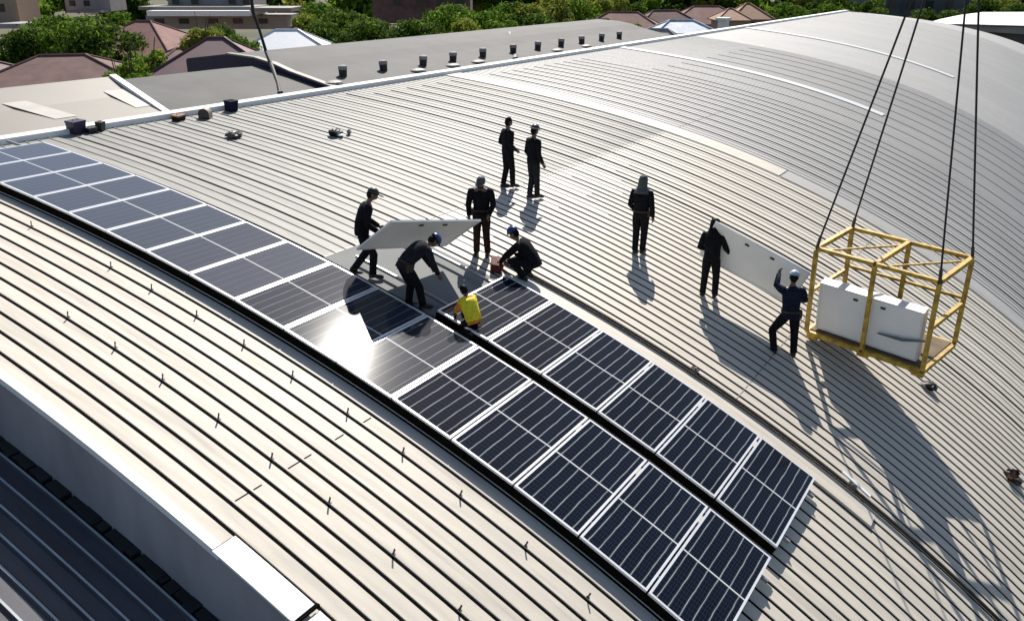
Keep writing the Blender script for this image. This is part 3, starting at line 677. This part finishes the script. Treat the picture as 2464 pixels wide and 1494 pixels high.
# rag heaps
def heap(px, lab, ms, rad, n):
    p = G(*px); r = tag(empty('cloth_heap', p), lab, 'rags')
    for i, m in enumerate(ms):
        b = MB()
        for k in range(n):
            a = random.uniform(0, 2*PI); d = random.uniform(0, rad); c = Vector((math.cos(a)*d, math.sin(a)*d*.6, .05)); c.z = .05+.09*(p.y+c.y > -99)*random.random()
            c.z += roof_z(p.y+c.y)-roof_z(p.y)
            b.ell(c, (random.uniform(.08, .2), random.uniform(.06, .14), random.uniform(.03, .09)), Matrix.Rotation(random.uniform(0, 3), 3, 'Z'), 9, 6, fn=lambda q: q*random.uniform(.75, 1.2))
        b.build('cloth', MT[m], r)
heap((560, 331), 'small dark heap of rags on the upper left of the roof', ['steel', 'greyroof'], .28, 5)
heap((812, 328), 'crumpled white sheet with dark rods on the upper roof, left of the standing pair', ['white', 'clothk', 'cream'], .42, 4)
heap((2437, 1158), 'dark scraps lying on the seams at the right edge of the picture', ['black', 'clothr'], .22, 5)
heap((2238, 938), 'small dark clamp and rags under the right corner of the cage', ['black'], .12, 4)

# ------------------------------------------------------------------ neighbouring roofs
def extr(name, prof_, x0, x1, m, thick=.15):
    b = MB(); n_ = len(prof_); P = []
    for x in (x0, x1):
        P += [Vector((x, y, z)) for y, z in prof_]+[Vector((x, y, z-thick)) for y, z in prof_]
    F = []
    for i in range(n_-1):
        F += [(i, 2*n_+i, 2*n_+i+1, i+1), (n_+i, n_+i+1, 3*n_+i+1, 3*n_+i), (i, i+1, n_+i+1, n_+i), (2*n_+i, 3*n_+i, 3*n_+i+1, 2*n_+i+1)]
    F += [(0, n_, 3*n_, 2*n_), (n_-1, 3*n_-1, 4*n_-1, 2*n_-1)]
    b.add(P, F); return b.build(name, m)
def attach(o, r): o.parent = r; o.matrix_parent_inverse = r.matrix_world.inverted(); return o
def gable(name, x, prof_, zb, m, r):
    b = MB(); n_ = len(prof_); P = [(x+dx, y, z-.05) for dx in (0, .2) for y, z in prof_]+[(x+dx, y, zb) for dx in (0, .2) for y, z in prof_]
    F = []
    for i in range(n_-1): F += [(i, 2*n_+i, 2*n_+i+1, i+1), (n_+i, n_+i+1, 3*n_+i+1, 3*n_+i)]
    F += [(0, n_, 3*n_, 2*n_), (n_-1, 3*n_-1, 4*n_-1, 2*n_-1) if False else (n_-1, 3*n_-1, 4*n_-1, 2*n_-1)]
    b.add(P, F); return attach(b.build(name, m), r)
y0 = S(UR, 0).y+.35
r = tag(empty('cream_roof_building', (0, 22, -6)), 'neighbouring building with a smooth cream roof at the top left', 'building')
pf = [(y0, 4.50), (20.9, 5.02), (21.9, 5.47), (23, 5.2), (25, 4.2)]
attach(extr('roof', pf, -16, 7.0, MT['cream']), r); gable('gable_wall', 6.8, pf, 2, MT['wall'], r)
attach(extr('roof_edge', [(y0+.05, 4.53), (21.9, 5.53)], 6.95, 7.16, MT['flash'], .12), r)
for (a, b_) in (((45, 283), (175, 343)), ((285, 262), (360, 298))):
    P0, P1 = (at(a[0], a[1], 1, 21.0), at(b_[0], b_[1], 1, 20.0)); x = MB()
    def zc(y): return float(np.interp(y, [q_[0] for q_ in pf], [q_[1] for q_ in pf]))+.012
    d0 = at(a[0], a[1], 1, 21.1); d1 = at(b_[0], b_[1], 1, 20.0); ww = .32
    x.add([(d0.x-ww, 21.2, zc(21.2)), (d0.x+ww, 21.2, zc(21.2)), (d1.x+ww, 20.05, zc(20.05)), (d1.x-ww, 20.05, zc(20.05))], [(0, 3, 2, 1)]); attach(x.build('patch_strip', MT['skin2']), r)
b = MB(); b.box((-4.5, 23, -1), (22.6, 4, 10.3)); attach(b.build('wall', MT['wall']), r)
# lower grey roof
r = tag(empty('grey_roof_building', (12, 24, -6)), 'low plain grey roof between the cream roof and the vented roof', 'building')
pf2 = [(y0, 3.2), (22, 3.5), (24, 3.78), (26, 4.18), (28, 4.55), (29.5, 4.4)]
attach(extr('roof', pf2, 7.05, 18.05, MT['greyroof']), r)
b = MB(); b.box((12.5, 24.8, -1.5), (10.8, 9, 9)); attach(b.build('wall', MT['wall']), r)
# vented roof
r = tag(empty('vented_roof_building', (38, 25, -6)), 'long grey neighbouring roof with a line of small vents behind the main ridge', 'building')
pf3 = [(y0, 3.35), (22, 3.62), (23.5, 3.88), (25, 4.18), (26, 4.38), (27.1, 4.68), (28.2, 4.86), (30, 4.95), (33, 4.6)]
XE = at(1550, 80, 1, 26).x; XJ = at(1232, 112, 1, 26).x
attach(extr('roof', pf3, 18.15, XE, MT['greyroof']), r)
gable('gable_wall', 18.1, pf3, 1.5, MT['purple'], r)  # near-black purple paints in the shade on this wall
attach(extr('gable_trim', [(a, b_+.05) for a, b_ in pf3[:-1]], 18.0, 18.3, MT['cream'], .07), r)
pass
x = MB(); x.tube([at(1226, 80, 1, 28.2), at(1233, 112, 1, 26.2), at(1240, 138, 1, 24.2), at(1240, 146, 1, 23.6)], [.10, .13, .16, .2], 6); attach(x.build('joint_pipe', MT['black']), r)
x = MB(); x.box(((18+XE)/2, 26, -1.5), (XE-18.6, 10, 9)); attach(x.build('wall', MT['wall']), r)
vent0 = None
for i, (vx, vy) in enumerate([(825, 165), (923, 153), (1018, 142), (1090, 133), (1162, 125), (1235, 116), (1294, 108), (1350, 101), (1400, 96), (1447, 89), (1490, 85)]):
    p = at(vx, vy+9, 1, 24.7); p.z = 4.10
    if vent0 is None:
        vent0 = attach(empty('roof_vent', p), r); x = MB(); x.tube([(0, 0, -.1), (0, 0, .28)], [.17, .19], 10); x.build('stub', MT['black'], vent0)
        x = MB(); x.tube([(0, 0, .27), (0, 0, .31), (0, 0, .46), (0, 0, .50)], [.16, .21, .19, .06], 12); x.build('cowl', MT['wallp'], vent0); vent0.matrix_parent_inverse = r.matrix_world.inverted(); vent0.location = p
    else:
        c = copy_tree(vent0, None, r); c.location = p; c.rotation_euler = (random.uniform(-.06, .06), random.uniform(-.06, .06), random.uniform(0, 3))
# rooflights: pale blobs near the ridge
for (vx, vy) in ((800, 172), (1006, 181), (1090, 168), (1150, 166), (1340, 140), (1410, 116)):
    p = at(vx, vy, 1, 24.0); p.z = 3.98; x = MB(); x.ell(p, (.5, .35, .14), None, 12, 6); attach(x.build('roof_light', MT['cream']), r)

# leaning dark pole
pp = [at(676, 240, 1, 21.4), at(668, 200, 1, 22.4), at(652, 155, 1, 24), at(640, 125, 1, 24.6), at(625, 75, 1, 25), at(609, 30, 1, 25.3), at(602, -30, 1, 25.6)]
r = tag(empty('utility_pole', pp[0]), 'thin dark leaning pole rising beside the grey roofs at the upper left', 'pole')
x = MB(); x.tube(pp, [.07, .06, .085, .065, .055, .07, .055], 8); attach(x.build('shaft', MT['rope']), r)
x = MB(); x.tube([pp[0]+Vector((0, 0, -.8)), pp[0]+Vector((0, 0, .3))], [.13, .10], 8); attach(x.build('base', MT['black']), r)

# building at the far right
r = tag(empty('white_roof_building', at(2380, 120, 0, 118)), 'white roofed building past the far end of the curved roof at the top right', 'building')
def slab(name, pts, depth, m, r):
    n_ = len(pts); P = [Vector(p) for p in pts]+[Vector(p)+Vector(depth) for p in pts]
    F = [tuple(range(n_)), tuple(range(2*n_-1, n_-1, -1))]+[(i, n_+i, n_+(i+1) % n_, (i+1) % n_) for i in range(n_)]
    b = MB(); b.add(P, F); return attach(b.build(name, m), r)
F0 = lambda x, y, X=112: at(x, y, 0, X)
# white curved roof: front eave line and back crest (rises away from the camera)
P = [F0(2215, 58, 112), F0(2270, 57.5, 112), F0(2560, 66, 112)]; Q = [F0(2250, 49, 135), F0(2310, 36, 135), F0(2360, 29, 135), F0(2560, 29, 135)]
b = MB(); A = [F0(2225, 58), F0(2300, 58), F0(2380, 60), F0(2600, 66)]; B = [F0(2262, 47, 140), F0(2310, 37, 140), F0(2365, 30, 140), F0(2640, 29, 140)]
b.add([*A, *B], [(0, 1, 5, 4), (1, 2, 6, 5), (2, 3, 7, 6)]); o = b.build('roof', MT['flash']); sm = o.modifiers.new('t', 'SOLIDIFY'); sm.thickness = .25; sm.offset = -1; attach(o, r)
slab('fascia', [F0(2225, 58.5, 111.8), F0(2600, 66.5, 111.8), F0(2600, 70.5, 111.8), F0(2240, 61, 111.8)], (.6, 0, 0), MT['black'], r)
slab('eave', [F0(2240, 61, 112.2), F0(2600, 70.5, 112.2), F0(2600, 92, 112.2), F0(2350, 76, 112.2)], (3, 0, 0), MT['wallp'], r)
slab('wall', [F0(2300, 66, 113.5), F0(2600, 84, 113.5), F0(2600, 200, 113.5), F0(2300, 200, 113.5)], (22, 0, 0), MT['wallg'], r)

# ------------------------------------------------------------------ distant houses
def house(name, apex, z, hw, hd, rh, rot, mroof, mwall, lab, zb=-6, over=.6, windows=()):
    c = at(apex[0], apex[1], 2, z); r = tag(empty(name, (c.x, c.y, zb), Matrix.Translation((c.x, c.y, zb)) @ Matrix.Rotation(YAW-PI/2+R(rot), 4, 'Z')), lab, 'house')
    H = z-zb; e = H-rh; rl = max(0, hw-hd)*.9+.3; b = MB(); t = .18
    b.add([(-hw, -hd, e), (hw, -hd, e), (hw, hd, e), (-hw, hd, e), (-rl, 0, H), (rl, 0, H), (-hw, -hd, e-t), (hw, -hd, e-t), (hw, hd, e-t), (-hw, hd, e-t)],
          [(0, 1, 5, 4), (1, 2, 5), (2, 3, 4, 5), (3, 0, 4), (0, 6, 7, 1), (1, 7, 8, 2), (2, 8, 9, 3), (3, 9, 6, 0), (9, 8, 7, 6)]); rf = b.build('roof', MT[mroof], r)
    b = MB()
    for s1 in (-1, 1):
        for s2 in (-1, 1): b.tube([(s1*hw, s2*hd, e+.05), (s1*rl, 0, H+.05)], .12, 5)
    b.tube([(-rl, 0, H+.06), (rl, 0, H+.06)], .13, 5); b.build('ridge_tiles', MT[mroof], rf)
    b = MB(); b.box((0, 0, (e-t)/2), (2*hw-2*over, 2*hd-2*over, e-t-.01)); b.build('wall', MT[mwall], r)
    for wx, wz, ww, wh in windows:
        b = MB(); b.box((wx, -hd+over-.03, wz+H), (ww, .08, wh)); f = b.build('window', MT['window'], r)
        b = MB(); b.box((wx, -hd+over-.05, wz+H-wh/2-.06), (ww+.2, .14, .08)); b.build('sill', MT['white'], f)
    return r
house('brown_house', (150, 134), .8, 10, 8, 3.2, 14, 'brown', 'tanw', 'long low brown tiled roof just behind the cream roof')
house('brown_house', (-10, 150), -.4, 7, 7, 3.0, -20, 'purpleroof', 'tanw', 'dark maroon roof at the left edge of the picture behind the cream roof')
house('maroon_house', (520, 92), 2.4, 7.5, 7, 3.9, 10, 'purpleroof', 'tanw', 'house with a tall maroon pyramid roof left of the dark leaning pole')
house('maroon_house', (430, 118), .0, 5.5, 6, 2.5, 30, 'brown', 'wallp', 'small brown roof in front of the tall maroon pyramid roof')
house('brown_house', (345, 52), 1.5, 9, 8, 4.2, -12, 'brown2', 'tanw', 'reddish brown roof beside the trees below the white terraced building')
house('white_tent', (690, 73), 1.6, 7.2, 6, 3.0, 6, 'white', 'white', 'bright white tent roof with a low peak behind the vented grey roof')
house('brown_house', (795, 42), 2.0, 11, 8, 4.5, 0, 'brown2', 'tanw', 'brown roof showing between the trees above the white tent')
for i, (ax, ay, z, hw, lab) in enumerate([(1500, 30, 1.2, 9, 'reddish brown roof behind the far end of the vented roof'), (1600, 26, 1.2, 8, 'rusty red roof above the pale blue shed'), (1700, 16, 1.5, 9, 'faded brown roof just left of the tan house'), (1440, 48, .8, 6, 'low grey brown roof at the tree line behind the vents')]):
    house('brown_house', (ax, ay), z, hw, hw*.7, 3.4, (-10, 12, 0, 20)[i], ('brown2', 'brown', 'brown2', 'greyroof')[i], 'tanw', lab)
house('tan_house', (1800, 9), 3.0, 4.0, 4.5, 2.6, 0, 'tanr', 'tanw', 'tan house with a hipped orange roof and two small dark windows', windows=[(0.3, -3.5, .8, .9), (2.3, -3.5, .8, .9)])
house('tan_house', (1758, 22), 2.2, 3.2, 4, 1.8, 0, 'tanr', 'tanw', 'small tan roof joined to the left side of the tan house')
house('blue_shed', (1640, 50), 2.2, 4.5, 3, 1.5, 8, 'bluew', 'bluew', 'pale blue and white sheet metal shed above the ridge')
house('blue_shed', (1585, 72), 1.6, 3, 2, 1.2, -14, 'wallp', 'wallg', 'small grey shed with a pale roof among the shrubs above the ridge')
# white post
c = at(1742, 44, 2, 3); r = tag(empty('chimney_post', (c.x, c.y, -6)), 'square white chimney standing against the tan house', 'chimney')
b = MB(); b.box((0, 0, 4.4), (1.1, 1.1, 8.8)); b.build('stack', MT['white'], r); b = MB(); b.box((-.2, 0, 8.9), (1.8, 1.5, .3)); b.build('cap', MT['white'], r)
# white terraced building at top left
def block(name, x0, x1, y0_, y1_, depth, m, r, thick=6):
    P = [dep(x0, y0_, depth), dep(x1, y0_, depth), dep(x1, y1_, depth), dep(x0, y1_, depth)]
    hs = [P[0], P[1], Vector((P[1].x, P[1].y, P[2].z)), Vector((P[0].x, P[0].y, P[3].z))]
    o = slab(name, hs, (CF.x*thick, CF.y*thick, 0), m, r); return o
r = tag(empty('terraced_building', dep(500, 60, 150)), 'pale building with wide white balcony slabs at the top left', 'building')
block('balcony_slab', 332, 612, 17, 25, 146, MT['cream'], r, 10); block('balcony_slab', 352, 600, 27, 40, 143, MT['flash'], r, 12); block('balcony_slab', 600, 700, 20, 30, 144, MT['cream'], r, 10)
block('wall', 350, 690, 38, 72, 149, MT['wallp'], r, 10); block('wall', 395, 600, -60, 17, 151, MT['wallp'], r, 10)
for wx in (412, 458, 548, 582): block('window', wx, wx+16, -8, 12, 150.9, MT['window'], r, .3)
for wx in (370, 430, 500, 560, 620): block('window', wx, wx+22, 46, 58, 148.9, MT['window'], r, .3)
r = tag(empty('far_building', dep(190, 40, 210)), 'plain grey beige building behind the trees at the top left', 'building')
block('wall', 140, 250, -80, 30, 205, MT['wallp'], r, 10); block('parapet', 160, 242, 26, 32, 204, MT['cream'], r, 8)
for wx in (165, 200): block('window', wx, wx+14, 2, 16, 204.9, MT['window'], r, .3)
r = tag(empty('far_building', dep(10, 60, 190)), 'beige block with a pale roof slab at the top left corner', 'building')
block('wall', -80, 22, -80, 60, 186, MT['tanw'], r, 10); block('parapet', -90, 48, 58, 70, 182, MT['wallp'], r, 10); block('window', -6, 8, 10, 30, 185.9, MT['window'], r, .3)
r = tag(empty('far_building', dep(2300, 60, 220)), 'dark blue grey building behind the crest of the roof at the top right', 'building')
block('wall', 2118, 2362, -90, 110, 215, MT['wallg'], r, 20); block('bay', 2150, 2195, -90, 110, 214.5, MT['wallp'], r, .4) if False else None
for wx in (2140, 2185, 2230, 2280, 2325): block('window', wx, wx+18, 2, 24, 214.9, MT['window'], r, .3)
r = tag(empty('far_building', dep(960, 60, 170)), 'brown building in deep shade between the trees, top centre', 'building')
block('wall', 890, 1130, -80, 60, 172, MT['brown'], r, 12)
for wx in (945, 1000, 1050, 1095): block('window', wx, wx+20, -6, 16, 171.9, MT['window'], r, .3)

# ------------------------------------------------------------------ trees
def crown_mesh(nm, n, rx, rz, leaf, mats, seed, lobes=9):
    rg = np.random.default_rng(seed); C_ = []
    for i in range(lobes):
        a = rg.uniform(0, 2*PI); rr = rg.uniform(.15, .75)*rx; C_.append((math.cos(a)*rr, math.sin(a)*rr, rg.uniform(-.55, .75)*rz, rg.uniform(.30, .52)*rx))
    V = []; F = []; Mi = []
    for i in range(n):
        c = C_[rg.integers(lobes)]; d = rg.normal(size=3); d /= np.linalg.norm(d); r_ = c[3]*(rg.uniform(.55, 1.05))
        p = np.array([c[0]+d[0]*r_, c[1]+d[1]*r_, c[2]+d[2]*r_*.8])
        a = rg.normal(size=3); a /= np.linalg.norm(a); b_ = np.cross(a, d); nb = np.linalg.norm(b_)
        if nb < .1: continue
        b_ /= nb; a = np.cross(d+rg.normal(size=3)*.5, b_); a /= np.linalg.norm(a); s1 = leaf*rg.uniform(.6, 1.4); s2 = leaf*rg.uniform(.4, .9)
        o = len(V); V += [tuple(p-a*s1), tuple(p+b_*s2), tuple(p+a*s1*1.1), tuple(p-b_*s2*.9)]; F.append((o, o+1, o+2, o+3)); Mi.append(0 if rg.random() < .75 else 1)
    x = MB(); x.v = V; x.f = F; x.m = Mi
    return x, C_
def make_tree(name, seed, H, rx, mats, n=2600, leaf=.28, lobes=10):
    r = empty(name); x, C_ = crown_mesh('crown', n, rx, rx*.8, leaf, mats, seed, lobes); zc_ = H-rx*.8
    x.v = [(a, b_, c+zc_) for a, b_, c in x.v]; x.build('crown', [MT[m] for m in mats], r)
    t = MB(); t.tube([(0, 0, -.5), (.1, .05, zc_*.4), (0, .1, zc_*.75), (.1, 0, zc_)], [.30, .22, .17, .10], 8)
    for c in C_[:6]: t.tube([(.02, .08, zc_*.7), (c[0]*.5, c[1]*.5, zc_+c[2]*.4-.3), (c[0], c[1], zc_+c[2])], [.11, .07, .03], 5)
    t.build('trunk', MT['bark'], r); return r
protos = [make_tree('broadleaf_tree', 1, 9, 4.2, ('leafa', 'leafb')), make_tree('dark_tree', 2, 10, 4.6, ('leafb', 'leafa')), make_tree('yellow_green_tree', 3, 7, 3.4, ('leafc', 'leafa'), 2200), make_tree('shrub', 4, 3.4, 2.2, ('leafa', 'leafc'), 1400, .2, 8)]
KL = ['bright green leafy tree', 'dense dark green tree', 'yellow green tree', 'low green shrub']
used = set()
def plant(kind, px, py, depth, sc, where, group=None, zb=None):
    """tree whose crown top shows at px,py, depth metres from the camera"""
    top = dep(px, py, depth); H = (9, 10, 7, 3.4)[kind]*sc; base = Vector((top.x, top.y, top.z-H))
    M = Matrix.Translation(base) @ Matrix.Rotation(random.uniform(0, 6.28), 4, 'Z') @ Matrix.Diagonal((sc*random.uniform(.9, 1.15), sc*random.uniform(.9, 1.15), sc, 1))
    o = protos[kind] if kind not in used else copy_tree(protos[kind], M); o.matrix_world = M; used.add(kind)
    # stretch the trunk to the ground
    tr = [c for c in kids(o) if c.name.startswith('trunk')][0]
    if base.z > -5.6:
        ext_ = (base.z+6)/sc; tr.matrix_world = M @ Matrix.Translation((0, 0, -ext_)) @ Matrix.Diagonal((1, 1, (H/sc*.55+ext_)/(H/sc*.55), 1))
    tag(o, f'{KL[kind]} {where}', 'shrub' if kind == 3 else 'tree', group or 'trees beyond the roofs'); return o
LTREE = [(0, 110, 28, 120, 1.1, 'left of a cluster of trees above the brown tiled roof'), (0, 165, 40, 112, 1.0, 'in the middle of the cluster above the brown tiled roof'), (1, 235, 48, 108, 1.1, 'at the right of the cluster above the brown tiled roof'), (1, 60, 60, 115, .9, 'near the left edge above the maroon roof'),
  (1, 10, 75, 112, .8, 'at the left edge above the maroon roof'), (0, 205, 30, 125, 1.1, 'behind the cluster in front of the far beige building'), (0, 285, 20, 150, 1.2, 'left of the white balcony slabs'), (2, 480, 62, 88, .62, 'growing in front of the tall maroon roof'), (3, 320, 150, 75, 1.0, 'between the cream roof and the maroon roof'), (3, 345, 128, 82, 1.1, 'behind the shrub between cream and maroon roofs'), (3, 300, 178, 62, .8, 'right at the corner of the cream roof'),
  (1, 545, 60, 105, .7, 'just left of the dark leaning pole'), (0, 580, 78, 98, .6, 'low beside the dark leaning pole'), (1, 790, 45, 120, .9, 'right of the white tent roof'), (0, 770, -5, 130, 1.2, 'tall above the right slope of the white tent'), (2, 745, 30, 125, .8, 'over the brown roof right of the pole'), (1, 850, 20, 125, 1.2, 'first big one behind the vented roof'), (1, 880, 52, 105, .8, 'low in front behind the first roof vents'),
  (1, 920, 40, 118, 1.0, 'in the deep shade above the third vent'), (1, 990, 48, 112, .9, 'above the fourth vent behind the grey roof'), (0, 1050, 15, 130, 1.1, 'tall above the fifth vent'), (0, 1110, 0, 140, 1.3, 'very tall above the roof joint'), (1, 1060, 55, 112, .75, 'low left of the roof joint behind the vents'), (2, 1130, 40, 118, .9, 'bright above the roof joint'), (0, 1175, 18, 128, 1.0, 'just right of the bright one over the joint'), (0, 1215, -5, 150, 1.3, 'tall right of the roof joint'), (2, 1260, 5, 150, 1.2, 'wide right of the roof joint'),
  (1, 1290, 30, 140, .8, 'low right of the roof joint'), (2, 1330, -15, 170, 1.4, 'behind the far vents'), (0, 1390, -8, 180, 1.3, 'above the last far vents'), (2, 1430, -10, 190, 1.3, 'over the reddish roofs, left one'), (3, 1340, 50, 120, 1.2, 'on the skyline of the vented roof'), (2, 1480, -14, 210, 1.3, 'over the reddish roofs, right one')]
for t_ in LTREE: plant(t_[0], t_[1], t_[2], t_[3], t_[4], t_[5])
for (k_, x_, y_, d_, s_c, w_) in [(1, 1620, -25, 260, 1.5, 'behind the rusty red roof'), (1, 1700, -20, 265, 1.4, 'behind the faded brown roof'), (1, 1745, -5, 250, 1.0, 'dark behind the joined tan roof'), (0, 1880, 0, 200, 1.0, 'right of the tan house'), (1, 1860, 28, 180, .7, 'low beside the tan house wall'), (0, 1925, 8, 195, .9, 'second to the right of the tan house'), (1, 1960, -10, 210, 1.2, 'tall behind the ridge, left of its highest point'), (0, 1995, 5, 190, .8, 'low behind the ridge, left of its highest point'), (1, 2040, -15, 220, 1.3, 'behind the highest point of the ridge'), (1, 2085, -5, 205, 1.1, 'at the left corner of the dark blue grey building'),
     (1, 2100, 18, 190, .8, 'low at the left corner of the dark blue grey building'), (1, 2240, 22, 190, .9, 'in front of the dark blue grey building'), (1, 2290, 25, 190, .8, 'right of centre in front of the dark blue grey building'), (1, 2380, -5, 200, 1.1, 'above the white roof at the top right'), (2, 2430, -8, 210, 1.1, 'at the top right corner'), (1, 2455, 8, 190, .8, 'low at the top right corner above the white roof'),
     (3, 1570, 68, 150, 1.2, 'in front of the small grey shed'), (3, 1530, 62, 150, 1.1, 'at the end of the vented roof'), (3, 1610, 80, 140, .8, 'right of the small grey shed'), (1, 1520, 5, 250, 1.2, 'behind the reddish brown roof')]:
    plant(k_, x_, y_, d_, s_c, w_)
# a wood far behind that closes the view
rg = np.random.default_rng(5); x = MB()
bgT, _ = crown_mesh('c', 900, 5, 4, .75, None, 11, 8)
V0 = np.array(bgT.v)
for i in range(170):
    px = rg.uniform(-60, 2520); d = rg.uniform(250, 360); p = dep(px, 0, d); s1 = rg.uniform(1.1, 1.9); a = rg.uniform(0, 6.28); c_, s2 = math.cos(a), math.sin(a)
    Q = V0*s1; Q = np.stack([Q[:, 0]*c_-Q[:, 1]*s2+p.x, Q[:, 0]*s2+Q[:, 1]*c_+p.y, Q[:, 2]+rg.uniform(-4, 6)], 1); o_ = len(x.v); x.v += [tuple(q_) for q_ in Q.tolist()]; x.f += [tuple(k_+o_ for k_ in f) for f in bgT.f]; mi = int(rg.integers(0, 3)); x.m += [mi]*len(bgT.f)
tag(x.build('distant_wood', [MT['leafb'], MT['leafa'], MT['leafc']]), 'far band of mixed green trees along the top of the picture', 'wood', kind='stuff')
